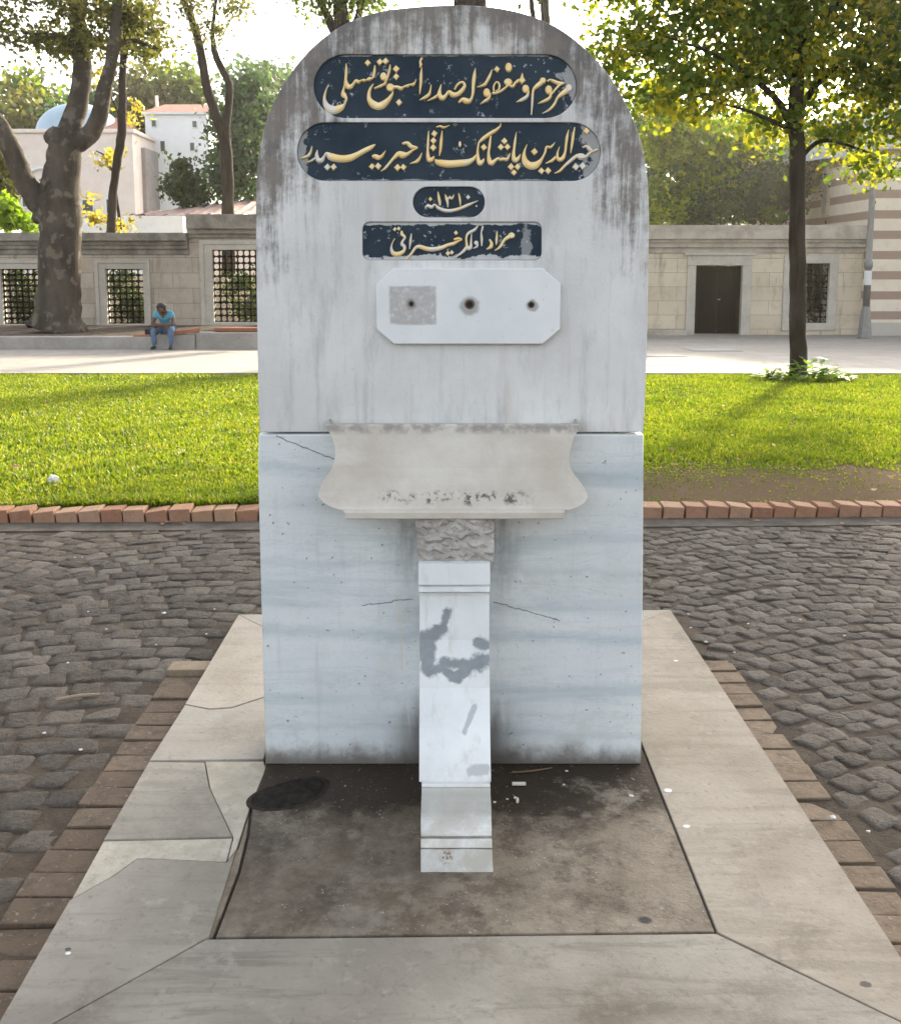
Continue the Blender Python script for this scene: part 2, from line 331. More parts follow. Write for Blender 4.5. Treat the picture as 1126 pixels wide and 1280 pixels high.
# --- lettering: pen strokes (x, y, pen width) in zoomed pixels of a patch of the panel: (offset x, offset y, scale)
T = lambda ox, oy, s: (ox, oy, s)
A1, A2, A3, A4 = T(390, 60, 10.236), T(480, 60, 10.236), T(560, 60, 12.511), T(630, 60, 11.26)
B1, B2, B3, B4 = T(365, 145, 10.236), T(465, 145, 10.236), T(565, 145, 11.26), T(655, 145, 11.26)
C1, D1, D2 = T(510, 225, 11.26), T(450, 270, 9.383), T(560, 270, 9.383)
ST = [ # (panel, patch, stroke)
 (0, A1, [(432,195,10),(436,250,26),(435,320,32),(428,400,34),(440,465,62),(480,492,56),(525,455,36),(560,412,40),(590,428,44),(622,410,24),(660,407,42),(692,405,24),(735,387,48),(772,388,12)]),
 (0, A1, [(428,400,28),(412,480,22),(395,550,36),(402,590,64),(428,625,40),(436,655,26),(415,710,28),(365,755,74),(290,787,92),(230,777,98),(182,730,72),(157,660,42),(160,590,28),(185,510,18),(215,468,24)]),
 (0, A1, [(802,212,14),(796,290,32),(782,360,28),(770,388,12)]),
 (0, A1, [(997,203,12),(990,270,30),(965,360,28),(935,430,28),(925,452,32),(870,480,34),(795,512,20)]),
 (0, A1, [(1035,545,16),(1020,590,32),(970,660,58),(900,720,84),(840,737,86),(775,707,84),(732,650,56),(726,580,40),(745,510,32),(782,452,12)]),
 (0, A2, [(110,495,44),(165,492,40),(215,510,48),(250,490,26),(300,477,38),(330,462,26),(370,460,38),(400,420,16),(408,392,8)]),
 (0, A2, [(482,240,10),(473,330,32),(470,430,32),(462,520,24),(455,585,10)]),
 (0, A2, [(488,118,30),(462,160,26),(470,205,34),(455,245,12)]),
 (0, A2, [(603,462,12),(590,540,24),(570,590,38),(520,627,38),(453,660,12)]),
 (0, A2, [(732,455,10),(716,520,30),(708,590,54),(745,635,60),(790,600,38),(830,555,44),(880,590,64),(940,582,54),(1000,530,48),(1032,470,34),(1000,430,32),(940,460,28),(900,525,20)]),
 (0, A2, [(700,590,34),(640,630,34),(555,670,14)]),
 (0, A3, [(427,305,10),(411,420,48),(396,560,48),(390,680,42),(370,770,38),(330,822,64),(280,817,84),(225,802,64),(160,848,22)]),
 (0, A3, [(687,330,14),(650,430,42),(602,520,42),(560,570,44),(450,603,15)]),
 (0, A3, [(650,690,48),(642,770,42),(580,817,42),(500,873,12)]),
 (0, A3, [(690,700,40),(760,692,40),(830,662,38),(900,610,34),(945,575,34),(1010,592,46),(1050,540,38),(1110,495,54)]),
 (0, A3, [(720,680,26),(714,590,26),(760,522,28),(802,560,32),(795,635,26),(745,668,22)]),
 (0, A4, [(258,345,8),(255,400,40),(252,470,60)]),
 (0, A4, [(345,590,28),(325,670,42),(260,717,48),(170,757,12)]),
 (0, A4, [(530,475,64),(460,530,54),(415,580,34),(402,680,32),(395,800,28),(385,935,15)]),
 (0, A4, [(665,610,30),(645,690,38),(570,737,42),(475,777,12)]),
 (0, A4, [(612,465,26),(640,440,30),(690,455,44),(760,482,48),(840,490,28),(785,510,32),(715,585,28),(668,645,22)]),
 (0, A4, [(900,580,80),(800,650,54),(750,700,34),(710,780,34),(640,860,32),(535,918,12)]),
 (1, B1, [(252,380,12),(236,450,28),(200,505,38),(108,538,12)]),
 (1, B1, [(320,430,12),(312,500,44),(332,560,54),(375,560,54),(410,510,30),(440,478,44),(490,512,84),(560,533,86),(650,542,84),(740,530,80),(830,490,64),(920,440,58),(1000,400,52),(1065,358,18)]),
 (1, B1, [(300,530,28),(240,570,26),(178,590,10)]),
 (1, B2, [(0,515,36),(40,510,54),(75,525,58),(120,510,38),(150,470,22),(172,436,8)]),
 (1, B2, [(385,350,25),(450,340,44),(500,385,48),(578,400,22),(520,432,28),(450,480,44),(390,492,80),(340,482,66),(280,530,38),(220,600,32),(170,660,30),(112,703,12)]),
 (1, B2, [(637,465,10),(610,530,30),(570,577,40),(482,605,10)]),
 (1, B2, [(722,185,10),(718,300,28),(712,420,28),(715,510,44),(735,560,54),(775,540,44),(793,508,14)]),
 (1, B2, [(897,180,12),(885,300,34),(875,420,32),(860,508,12)]),
 (1, B2, [(820,138,16),(870,125,28),(920,140,28),(993,112,10)]),
 (1, B2, [(808,550,20),(840,585,66),(920,602,84),(1000,607,84),(1126,598,80),(1210,588,74),(1290,550,48),(1342,482,16)]),
 (1, B3, [(685,90,10),(680,130,22),(620,190,44),(530,245,50),(440,310,48),(385,360,28),(370,400,24),(360,500,34),(366,600,50),(390,662,60),(430,630,44),(452,592,12)]),
 (1, B3, [(545,270,25),(530,400,34),(515,520,34),(525,620,60),(555,658,64),(600,625,44),(650,590,34),(672,610,34),(720,600,44),(770,605,44),(800,560,26),(820,515,8)]),
 (1, B3, [(906,220,8),(890,330,30),(875,450,34),(865,560,50),(885,618,60),(930,590,44),(963,530,10)]),
 (1, B4, [(42,395,12),(10,480,28),(0,560,54),(20,640,84),(80,690,94),(150,690,94),(210,650,64),(255,590,34),(295,510,28),(320,430,32),(370,435,34),(410,400,22),(437,366,8)]),
 (1, B4, [(631,185,8),(608,280,34),(592,400,34),(580,500,32),(550,580,50),(505,610,54),(470,580,44),(476,500,24),(502,425,8)]),
 (1, B4, [(450,570,38),(390,625,38),(300,663,12)]),
 (1, B4, [(714,150,15),(692,280,36),(675,400,32),(657,520,12)]),
 (1, B4, [(1040,465,26),(940,505,28),(870,565,40),(800,565,84),(740,560,50),(660,620,44),(580,690,36),(500,770,32),(425,803,12)]),
 (1, B4, [(818,437,16),(880,422,42),(930,468,44),(960,480,30)]),
 (2, C1, [(420,160,12),(432,240,36),(446,310,36),(450,360,14)]),
 (2, C1, [(518,195,10),(540,250,38),(556,310,32),(560,380,12)]),
 (2, C1, [(535,222,15),(552,256,34),(574,252,28),(588,218,16)]), (2, C1, [(586,222,16),(602,252,34),(624,246,28),(645,200,12)]),
 (2, C1, [(711,180,15),(728,260,30),(738,362,12)]),
 (2, C1, [(235,388,12),(280,360,44),(330,377,44),(375,342,28),(420,385,42),(500,420,48),(580,430,48),(670,415,44),(760,385,42),(850,345,38),(985,288,12)]),
 (3, D1, [(488,168,20),(490,210,36),(525,248,26),(500,290,26),(490,330,36),(515,350,36),(520,390,32),(490,425,42),(430,445,48),(385,430,46),(366,380,28),(375,320,14),(407,260,12)]),
 (3, D1, [(602,200,12),(590,290,26),(580,385,10)]),
 (3, D1, [(540,502,16),(600,440,27),(650,370,32),(700,357,42),(780,382,47),(860,387,47),(950,370,42),(1031,337,36),(1092,322,38),(1142,297,28),(1196,272,16)]),
 (3, D1, [(1197,268,14),(1152,262,32),(1100,272,20)]),
 (3, D2, [(352,110,12),(310,160,32),(240,200,32),(215,250,24),(220,340,30),(235,375,44),(265,362,38),(270,290,22),(275,200,12)]),
 (3, D2, [(220,365,38),(170,420,30),(88,482,12)]),
 (3, D2, [(345,320,28),(338,355,24),(295,378,12)]),
 (3, D2, [(410,115,20),(398,160,22),(390,195,16),(395,260,28),(395,350,14)]),
 (3, D2, [(483,270,20),(510,315,32),(500,360,38),(450,388,12)]),
 (3, D2, [(576,175,10),(570,260,26),(565,335,12)]),
 (3, D2, [(725,235,46),(660,280,32),(610,360,28),(548,403,10)]),
]
# dots and pen heads: (panel, patch, x, y, rx, ry, kind) kind d = diamond, o = round head
DT = []
for pt, L, pi in ((A1, [(710,182,44),(865,170,46),(940,160,46),(1075,260,48),(1075,358,44)], 0), (A2, [(190,690,46)], 0), (A3, [(765,322,52)], 0), (A4, [(252,445,56)], 0),
                  (B1, [(450,650,46),(530,648,44),(1020,642,42),(1100,637,46)], 1), (B2, [(325,655,48),(400,650,44),(797,220,44),(785,310,44),(782,400,46)], 1),
                  (B3, [(447,435,50),(737,345,48),(688,432,48),(780,430,48),(830,710,50),(922,710,48),(872,790,46)], 1), (B4, [(147,497,52),(245,768,50),(340,765,50),(730,710,54),(825,698,54),(880,205,50)], 1),
                  (C1, [(313,264,32),(845,237,34),(962,362,16)], 2), (D1, [(408,152,26),(452,145,26),(1030,435,30),(1075,425,28),(1124,195,28)], 3)):
    for x, y, r in L: DT.append((pi, pt, x, y, r, r * 1.08, 'd'))
for pi, pt, x, y, rx, ry in ((0,A1,912,356,44,54),(0,A1,1000,498,54,52),(0,A2,75,495,50,52),(0,A3,605,690,56,72),(0,A3,940,522,64,58),(0,A3,948,295,54,78),(0,A4,305,565,50,60),(0,A4,547,450,46,46),(0,A4,630,580,50,64),(0,A4,915,555,46,56),
                             (1,B4,800,560,70,44),(1,B3,110,390,20,46),(3,D2,330,312,27,27),(3,D2,745,225,40,36)):
    DT.append((pi, pt, x, y, rx, ry, 'o'))
def m_gold():
    m = MT('worn_gilt_paint'); x, y, z = m.xyz()
    col = m.mix(m.step(m.noise(18, 4), .3, .7), (.88, .62, .25), (.92, .75, .42))
    wear = m.math('ADD', m.noise(11, 5, .65), m.math('MULTIPLY', m.step(m.math('ABSOLUTE', x), .28, .36), .14))
    wear = m.math('ADD', wear, m.math('MULTIPLY', m.step(z, loc(0, 225)[2], loc(0, 235)[2]), .13))
    col = m.mix(m.math('MULTIPLY', m.step(wear, .58, .66), .85), col, (.72, .69, .64))
    return m.fin(col, .5, m.bump(m.noise(120, 4), .25, .002), 0, .4)
M_GOLD = m_gold()
for i in range(4):
    bm = bmesh.new(); yb = D + RECESS - .0035; yt = D - .0015
    rnd = 0
    for pi, (ox, oy, s), pts in ST:
        if pi != i: continue
        P = catmull(pts, 5); n = len(P); rnd += 1; o_ = .0002 * (rnd % 5)
        rows = []
        for k in range(n):
            d = P[min(k + 1, n - 1)][:2] - P[max(k - 1, 0)][:2]; d = d / (np.linalg.norm(d) + 1e-9); nn = np.array([-d[1], d[0]])
            wd = max(P[k][2], 10) * 0.56
            c = P[k][:2]; row = []
            for f, y in ((-1, yb), (-.55, yt + .0015 + o_), (0, yt + o_), (.55, yt + .0015 + o_), (1, yb)):
                q = c + nn * wd * f; a = at(ox + q[0] / s, oy + q[1] / s, D); row.append(bm.verts.new((a.x, y, a.z)))
            rows.append(row)
        for k in range(n - 1):
            for j in range(4): bm.faces.new((rows[k][j], rows[k][j + 1], rows[k + 1][j + 1], rows[k + 1][j]))
    for pi, (ox, oy, s), x, y, rx, ry, kd in DT:
        if pi != i: continue
        rnd += 1; o_ = .0003 * (rnd % 4) - .0004
        n = 4 if kd == 'd' else 14; a0 = rng.uniform(-.12, .12)
        rings = []
        for f, dep in ((1, yb), (.72, yt + .001 + o_)):
            rg = []
            for k in range(n):
                t = a0 + 2 * math.pi * k / n; a = at(ox + (x + rx * f * math.cos(t)) / s, oy + (y + ry * f * math.sin(t)) / s, D); rg.append(bm.verts.new((a.x, dep, a.z)))
            rings.append(rg)
        for k in range(n): bm.faces.new((rings[0][k], rings[0][(k + 1) % n], rings[1][(k + 1) % n], rings[1][k]))
        bm.faces.new(rings[1])
    part('lettering', bm, M_GOLD, panel_objs[i])
# --- tap plate with three drilled holes
def m_plate():
    m = MT('clean_white_marble'); x, y, z = m.xyz()
    col = m.mix(m.step(m.noise(4, 5, .6), .3, .7), (.62, .64, .64), (.71, .72, .715))
    a, b = loc(487, 357), loc(545, 405)
    def bx(u, lo_, hi, s=.004):
        u = m.math('ADD', u, m.math('MULTIPLY', m.math('SUBTRACT', m.noise(25, 3), .5), .012)); return m.math('MULTIPLY', m.step(u, lo_ - s, lo_ + s), m.step(u, hi + s, hi - s))
    k = m.math('MULTIPLY', bx(x, a[0], b[0]), bx(z, b[2], a[2]))
    cell = m.noise(45, 5, .7); k = m.math('MULTIPLY', k, m.step(cell, .2, .55))
    col = m.mix(m.math('MULTIPLY', k, .8), col, (.33, .31, .295))
    for px, py, r in ((514, 380, .018), (587, 382, .034), (664, 381, .022)):
        kk = m.math('SUBTRACT', 1.0, m.step(m.math('ADD', m.dist(loc(px, py), (1, 0, 1)), m.math('MULTIPLY', m.math('SUBTRACT', m.noise(40, 4), .5), .02)), r * .55, r))
        col = m.mix(m.math('MULTIPLY', kk, .7), col, (.2, .18, .16))
    sp_ = m.math('MULTIPLY', m.step(m.noise(60, 2), .68, .74), .3); col = m.mix(sp_, col, (.4, .4, .4))
    return m.fin(col, .4, m.bump(m.noise(50, 5), .15, .002))
def octo(x0, x1, y0, y1, cxx, cyy): return [(x0 + cxx, y0), (x1 - cxx, y0), (x1, y0 + cyy), (x1, y1 - cyy), (x1 - cxx, y1), (x0 + cxx, y1), (x0, y1 - cyy), (x0, y0 + cyy)]
PD = D - .022
def circ(px, py, r, Y, n=20): c = at(px, py, Y); return [(c.x + r * math.cos(2 * math.pi * k / n), c.z + r * math.sin(2 * math.pi * k / n)) for k in range(n)]
HO = [(514, 380, .0075), (587, 380.5, .0135), (664, 381, .009)]
plate = part('tap_plate', prism([(at(*p, PD).x, at(*p, PD).z) for p in octo(470, 700.5, 335, 430, 22, 19)], [circ(px, py, r, PD) for px, py, r in HO], PD, D + .001, 'XZ', bev=.003), m_plate(), root)
M_DARK = plain('dark_hole', (.02, .018, .016), .9)
M_RUST = plain('rusty_iron', (.11, .08, .06), .8, 0, .4, 60)
for px, py, r in HO:
    bm = bmesh.new(); c = at(px, py, PD)
    tube(bm, [(c.x, PD + .0035, c.z), (c.x, PD + .022, c.z)], [r * .98, r * .98], 20)
    h = part('tap_hole', bm, M_DARK, plate)
    bm = prism(circ(px, py, r * .995, PD), [circ(px, py, r * .66, PD)], PD + .0005, PD + .006, 'XZ', bev=.0008); part('pipe_end', bm, M_RUST, h)
# --- basin
def m_basin():
    m = MT('sandy_marble'); x, y, z = m.xyz()
    col = m.mix(m.step(m.noise(5, 6, .62), .3, .7), (.46, .41, .345), (.59, .55, .485))
    col = m.mix(m.math('MULTIPLY', m.step(m.noise(1, 5, .6, m.map((4, 4, 12))), .5, .7), .6), col, (.62, .585, .52))
    k = m.math('SUBTRACT', 1.0, m.step(m.math('ABSOLUTE', m.math('SUBTRACT', m.math('ADD', z, m.math('MULTIPLY', m.math('SUBTRACT', m.noise(12, 4), .5), .05)), (at(0, 626, D - .2) - RO).z)), .004, .022))
    k = m.math('MULTIPLY', k, m.math('MULTIPLY', m.step(m.noise(48, 5, .7), .48, .6), m.step(m.math('ABSOLUTE', x), .24, .17)))
    col = m.mix(m.math('MULTIPLY', k, .9), col, (.06, .055, .05))
    t = m.math('MULTIPLY', m.step(z, (at(0, 541, D - .05) - RO).z, (at(0, 531, D - .03) - RO).z), m.step(m.noise(30, 5), .35, .6)); col = m.mix(m.math('MULTIPLY', t, .7), col, (.2, .185, .17))
    return m.fin(col, .6, m.bump(m.math('ADD', m.noise(70, 6, .7), m.noise(10, 4)), .4, .004))
M_BAS = m_basin()
rows = [(529, 407, 725, .0, 0), (530, 407, 725, .105, 0), (532, 408, 724, .112, 0), (537, 410, 723, .113, .0), (547, 415, 717, .118, .003), (560, 419, 713, .124, .005), (572, 419, 711, .130, .006), (585, 415, 713, .136, .007), (597, 407, 719, .143, .007),
        (607, 401, 728, .149, .006), (615, 398, 733, .153, .005), (621, 398, 734.5, .157, .005), (628, 404, 731, .16, .004), (634, 415, 722, .163, .004), (637, 424, 712, .165, .004), (637.6, 428, 706, .182, 0), (641, 431, 705, .185, 0), (648, 432, 704, .184, 0), (649, 433, 703, .18, 0), (642, 436, 700, .0, 0)]
bm = bmesh.new(); grid = []; NC = 24
for py, xl, xr, p, hol in rows:
    r_ = []
    for k in range(NC + 1):
        f = k / NC; dep = D - p + hol * math.sin(math.pi * f) ** .5; r_.append(bm.verts.new(at(xl + (xr - xl) * f, py, dep)))
    grid.append(r_)
for i in range(len(rows) - 1):
    for k in range(NC): bm.faces.new((grid[i][k], grid[i][k + 1], grid[i + 1][k + 1], grid[i + 1][k]))
for side in (0, NC):   # ends back to the slab
    back = [bm.verts.new((g[side].co.x, D + .001, g[side].co.z)) for g in grid]
    for i in range(len(rows) - 1): bm.faces.new((grid[i][side], grid[i + 1][side], back[i + 1], back[i]))
part('basin', bm, M_BAS, root)
# --- rough corbel block and scroll bracket
def rows_loft(rows, back, jit=0.0, sub=1, seed=3):
    bm = bmesh.new(); rr = random.Random(seed); g = []
    for py, xl, xr, Y in rows:
        a, b = at(xl, py, Y), at(xr, py, Y); r_ = [bm.verts.new((a.x, back, a.z))]
        for k in range(sub + 1):
            q = a.lerp(b, k / sub); q.y += rr.uniform(-jit, jit); q.z += rr.uniform(-jit, jit) * .4 if 0 < k < sub else 0; r_.append(bm.verts.new(q))
        r_.append(bm.verts.new((b.x, back, b.z))); g.append(r_)
    for i in range(len(g) - 1):
        for k in range(sub + 2): bm.faces.new((g[i][k], g[i][k + 1], g[i + 1][k + 1], g[i + 1][k]))
    bm.faces.new(g[0]); bm.faces.new(g[-1]); return bm
M_RUB = stone('rough_mortar', (.30, .27, .235), (.50, .47, .43), 12, .9, .9, (.14, .12, .1), .7, 40)
bm = rows_loft([(641, 518, 617, 2.71)] + [(648 + 4.6 * k, 518 + min(k * .7, 4), 617.5, 2.70 - .002 * k) for k in range(12)] + [(703.6, 522, 617, 2.676)], D + .001, .009, 14)
part('corbel_block', bm, M_RUB, root)['label'] = 'rough crumbling block under the basin'
def m_brk():
    m = MT('white_marble_with_grey_clouds'); x, y, z = m.xyz()
    col = m.mix(m.step(m.noise(4, 5, .6), .3, .7), (.62, .635, .63), (.74, .75, .74))
    col = m.mix(m.math('MULTIPLY', m.step(m.noise(1, 6, .7, m.map((30, 30, 3))), .52, .7), .4), col, (.42, .40, .35))
    def px(p, q): a = at(p, q, 2.62) - RO; return (a.x, a.z)
    def cloud(segs):
        o = None
        for (p, q, r) in segs:
            a, b = px(*p), px(*q); L = math.hypot(b[0] - a[0], b[1] - a[1]); ux, uz = (b[0] - a[0]) / L, (b[1] - a[1]) / L
            dx = m.math('SUBTRACT', x, a[0]); dz = m.math('SUBTRACT', z, a[1])
            t = m.math('ADD', m.math('MULTIPLY', dx, ux), m.math('MULTIPLY', dz, uz))
            t = m.math('MINIMUM', m.math('MAXIMUM', t, 0.0), L)
            ex = m.math('SUBTRACT', dx, m.math('MULTIPLY', t, ux)); ez = m.math('SUBTRACT', dz, m.math('MULTIPLY', t, uz))
            d = m.math('SQRT', m.math('ADD', m.math('MULTIPLY', ex, ex), m.math('MULTIPLY', ez, ez)))
            d = m.math('DIVIDE', d, r); o = d if o is None else m.math('MINIMUM', o, d)
        o = m.math('ADD', o, m.math('MULTIPLY', m.math('SUBTRACT', m.noise(16, 6, .68), .5), 3.4))
        return m.math('SUBTRACT', 1.0, m.step(o, .7, 1.45))
    k = cloud([((560, 772), (555, 790), .012), ((555, 792), (530, 802), .018), ((530, 806), (534, 838), .02), ((536, 842), (552, 838), .014), ((552, 838), (570, 850), .013), ((556, 832), (585, 832), .014), ((585, 836), (606, 828), .022), ((598, 808), (606, 812), .014), ((565, 848), (580, 842), .012)])
    col = m.mix(m.math('MULTIPLY', k, .95), col, m.mix(m.noise(35, 5), (.13, .15, .165), (.26, .28, .295)))
    k = cloud([((592, 880), (580, 905), .007), ((586, 940), (606, 938), .009)]); col = m.mix(m.math('MULTIPLY', k, .7), col, (.30, .32, .335))
    yel = m.math('SUBTRACT', 1.0, m.step(z, .06, .24)); n = m.noise(14, 6, .7)
    col = m.mix(m.math('MULTIPLY', yel, m.math('MULTIPLY', m.step(n, .25, .6), .75)), col, (.43, .39, .31))
    zz = m.math('MULTIPLY', m.step(z, .078, .1), m.step(z, .155, .125)); col = m.mix(m.math('MULTIPLY', zz, .6), col, (.25, .235, .20))
    r = m.math('MULTIPLY', m.math('SUBTRACT', 1.0, m.step(m.dist(tuple(at(558, 1072, 2.325) - RO), (1, .2, .8)), .008, .022)), m.step(m.noise(130, 3), .48, .55)); col = m.mix(m.math('MULTIPLY', r, .8), col, (.2, .12, .08))
    return m.fin(col, .45, m.bump(m.math('ADD', m.noise(50, 5), m.noise(9, 4)), .2, .003))
M_BRK = m_brk()
br = [(703, 524, 612, 2.665), (704.5, 523, 612.5, 2.652), (731, 523, 612.5, 2.646), (732.5, 523.5, 612, 2.654), (734, 523.5, 612, 2.648), (740, 523.5, 612, 2.646), (741.5, 524.5, 611.5, 2.667), (745, 524.5, 611.5, 2.668), (800, 524.5, 611.5, 2.652), (860, 524.5, 612, 2.618), (910, 524, 612.5, 2.575), (950, 524, 613, 2.53), (970, 524, 613.5, 2.505), (977, 524, 613.5, 2.49),
      (978.5, 527, 612.5, 2.485), (980, 527, 612.5, 2.47), (984, 527, 612.8, 2.466), (985, 527, 612.8, 2.474), (993, 527, 613, 2.466), (1003, 526.5, 613.5, 2.453), (1013, 526.3, 614, 2.436), (1024, 526, 614, 2.412), (1034, 526, 614.5, 2.385), (1042, 526, 614.5, 2.36), (1045, 526, 614.5, 2.347), (1047, 526.5, 614.5, 2.356), (1049, 526, 614.8, 2.344), (1060, 526, 615, 2.335), (1061, 526.5, 615, 2.341), (1062.5, 526, 615, 2.331), (1093.5, 526, 616.5, 2.325)]
part('scroll_bracket', rows_loft(br, D - .0035, .0011, 5), M_BRK, root)

# ================================================================== PLATFORM (paved plinth round the fountain)
plat = thing('fountain_platform', 'low marble paving platform under the fountain, stained in the middle', 'platform', (0, 2.6, -.05))
def P2(px, py): a = atz(px, py, 0); return (a.x, a.y)
def m_slab(name, c1, c2, veins=.4, rot=0.0, stain=.3, pts=()):
    m = MT(name); v = m.map((1.0, 8, 1), (random.random() * 9, random.random() * 9, 0), (0, 0, rot))
    col = m.mix(m.step(m.noise(2.2, 6, .6), .3, .7), c1, c2)
    col = m.mix(m.math('MULTIPLY', m.step(m.noise(1.6, 6, .65, v, .5), .48, .62), veins), col, tuple(c * .68 for c in c1))
    col = m.mix(m.math('MULTIPLY', m.step(m.noise(3.5, 8, .75), .52, .66), stain), col, (.10, .078, .052)); col = m.mix(m.math('MULTIPLY', m.step(m.noise(9, 8, .78, m.map((1, 1, 1), (3, 7, 0))), .55, .68), stain * .8), col, (.12, .098, .072))
    col = m.mix(m.math('MULTIPLY', m.step(m.noise(55, 5, .7), .54, .72), .4), col, (.10, .082, .064)); col = m.mix(m.math('MULTIPLY', m.step(m.noise(14, 7, .75), .53, .68), .3), col, (.42, .39, .34))
    for px, py, r, c in pts:
        k = m.math('SUBTRACT', 1.0, m.step(m.math('ADD', m.dist(tuple(atz(px, py) - ORG[plat]), (.8, 1, 0)), m.math('MULTIPLY', m.math('SUBTRACT', m.noise(60, 3), .5), r * .8)), r * .6, r)); col = m.mix(m.math('MULTIPLY', k, .85), col, c)
    return m.fin(col, .75, m.bump(m.math('ADD', m.noise(80, 6, .7), m.math('MULTIPLY', m.noise(7, 5), 1.4)), .45, .005), 0, .15)
WHT, BLK = (.7, .7, .68), (.05, .045, .04)
def slab(name, pts, mat, z1=0.0, label=None, gap=.0012, bev=.0022, z0=-.05):
    o = part(name, prism([P2(*p) for p in pts], (), z0, z1, 'XY', bev=bev, gap=gap), mat, plat)
    if label: o['label'] = label
    return o
S_R = m_slab('sandy_marble_slab', (.225, .19, .145), (.315, .275, .22), .35, R(75), .45, [(835, 988, .011, WHT), (858, 1033, .009, WHT), (915, 1087, .02, (.3, .27, .22)), (1082, 1231, .012, BLK), (845, 826, .008, WHT)])
S_F = m_slab('grey_marble_slab', (.20, .178, .145), (.295, .268, .222), .6, R(2), .6, [(540, 1010, .01, WHT)])
S_C = None
def m_centre():
    m = MT('stained_stone_slab'); x, y, z = m.xyz()
    col = m.mix(m.step(m.noise(5, 6, .65), .3, .7), (.115, .09, .062), (.25, .21, .16))
    col = m.mix(m.math('MULTIPLY', m.step(m.noise(24, 6, .7), .5, .72), .5), col, (.07, .058, .047))
    yw = D - ORG[plat].y
    d = m.math('SUBTRACT', yw, y); n = m.noise(4.5, 7, .72); n2 = m.noise(13, 6, .7)
    base = m.math('ADD', m.math('MULTIPLY', n, .55), m.math('MULTIPLY', n2, .3))
    k = m.step(m.math('SUBTRACT', m.math('ADD', base, m.math('MULTIPLY', m.step(d, .42, 0.0), .42)), 0.0), .44, .62)
    col = m.mix(m.math('MULTIPLY', k, .93), col, (.030, .021, .014)); col = m.mix(m.math('MULTIPLY', m.step(m.noise(8, 8, .75), .52, .62), .55), col, (.06, .044, .03)); col = m.mix(m.math('MULTIPLY', m.step(m.noise(3, 8, .75, m.map((1, 1, 1), (5, 2, 0))), .55, .66), .5), col, (.30, .265, .215))
    lft = m.math('MULTIPLY', m.step(x, .08, -.3), m.step(base, .33, .52)); col = m.mix(m.math('MULTIPLY', lft, .6), col, (.05, .039, .03))
    sp_ = m.math('MULTIPLY', m.step(m.noise(90, 3, .6), .63, .7), m.step(n2, .45, .6)); col = m.mix(m.math('MULTIPLY', sp_, .5), col, (.5, .48, .44))
    for px, py in ((806, 1150),):
        kk = m.math('SUBTRACT', 1.0, m.step(m.dist(tuple(atz(px, py) - ORG[plat]), (.8, 1, 0)), .008, .018)); col = m.mix(kk, col, BLK)
    return m.fin(col, .75, m.bump(m.math('ADD', m.noise(90, 6, .72), m.math('MULTIPLY', n2, 1.5)), .7, .007), 0, .15)
slab('centre_slab', [(268, 1172), (895, 1165), (803, 935), (749, 799), (375, 808), (330, 960), (314, 1010), (311, 1042), (300, 1088), (284, 1130)], m_centre(), -.001, 'dark stained slab at the foot of the fountain', .003)
slab('border_slab', [(258, 1174), (895, 1167), (1206, 1316), (-36, 1337)], S_F, 0, 'grey slab along the front of the platform')
slab('border_slab', [(838, 762), (1206, 1316), (896, 1165.5), (804, 935), (749, 799)], S_R, 0, 'long sandy slab along the right side')
slab('border_slab', [(298, 768), (838, 762), (749, 798), (374, 807)], m_slab('back_slab', (.25, .22, .18), (.31, .28, .24), .2), 0, 'slab along the back of the platform')
LA = m_slab('beige_marble_slab', (.28, .24, .19), (.35, .31, .255), .25, R(70), .3)
LB = m_slab('bluish_grey_slab', (.225, .20, .162), (.30, .272, .226), .4, R(60), .45, [(85, 1187, .007, BLK), (85, 1192, .006, WHT)])
PT = stone('cream_mortar', (.34, .30, .235), (.47, .43, .35), 9, .9, .9, (.2, .16, .11), .5, 45)
slab('border_slab', [(298, 768), (374, 807), (352, 868), (330, 871), (290, 884), (262, 886), (231, 880)], LA, 0, 'pale beige slab beside the fountain back')
slab('border_slab', [(231, 881), (262, 887), (290, 885), (330, 872), (352, 869), (330, 949), (186, 951)], m_slab('warm_grey_slab', (.25, .222, .182), (.32, .29, .245), .25, R(20), .35), 0, 'warm grey slab, second along the left side')
slab('border_slab', [(186, 952), (256, 953), (262, 985), (291, 1046), (129, 1050)], LB, .0, 'bluish grey slab between pale mortar patches')
slab('border_slab', [(86, 1126), (118, 1108), (142, 1095), (172, 1073), (283, 1078), (296, 1062), (262, 1171), (258, 1173), (-36, 1337)], LB, 0, 'large bluish grey slab at the front left')
slab('mortar_patch', [(256, 950), (330, 950), (333, 960), (312, 1010), (296, 1060), (283, 1077), (291, 1046), (262, 985)], PT, -.004, 'rough cream mortar patch by the dark round cover', .0015)
slab('mortar_patch', [(312, 1012), (309, 1042), (298, 1087), (282, 1130), (266, 1170), (259, 1172), (263, 1160), (284, 1078), (297, 1060)], stone('brown_mortar', (.15, .12, .085), (.27, .22, .16), 14, 1.0, .95, (.06, .045, .03), .6, 55), -.004, 'rough brown mortar strip along the stained slab', .0012)
slab('mortar_patch', [(129, 1050), (291, 1046.5), (283, 1077), (172, 1072), (142, 1094), (88, 1124)], PT, -.003, 'cream mortar patch across the left edge', .0015)
slab('bedding', [(300, 771), (836, 765), (1200, 1314), (-30, 1334)], plain('dark_joint_dirt', (.06, .05, .042), .9), -.016, None, 0, .001, -.049)
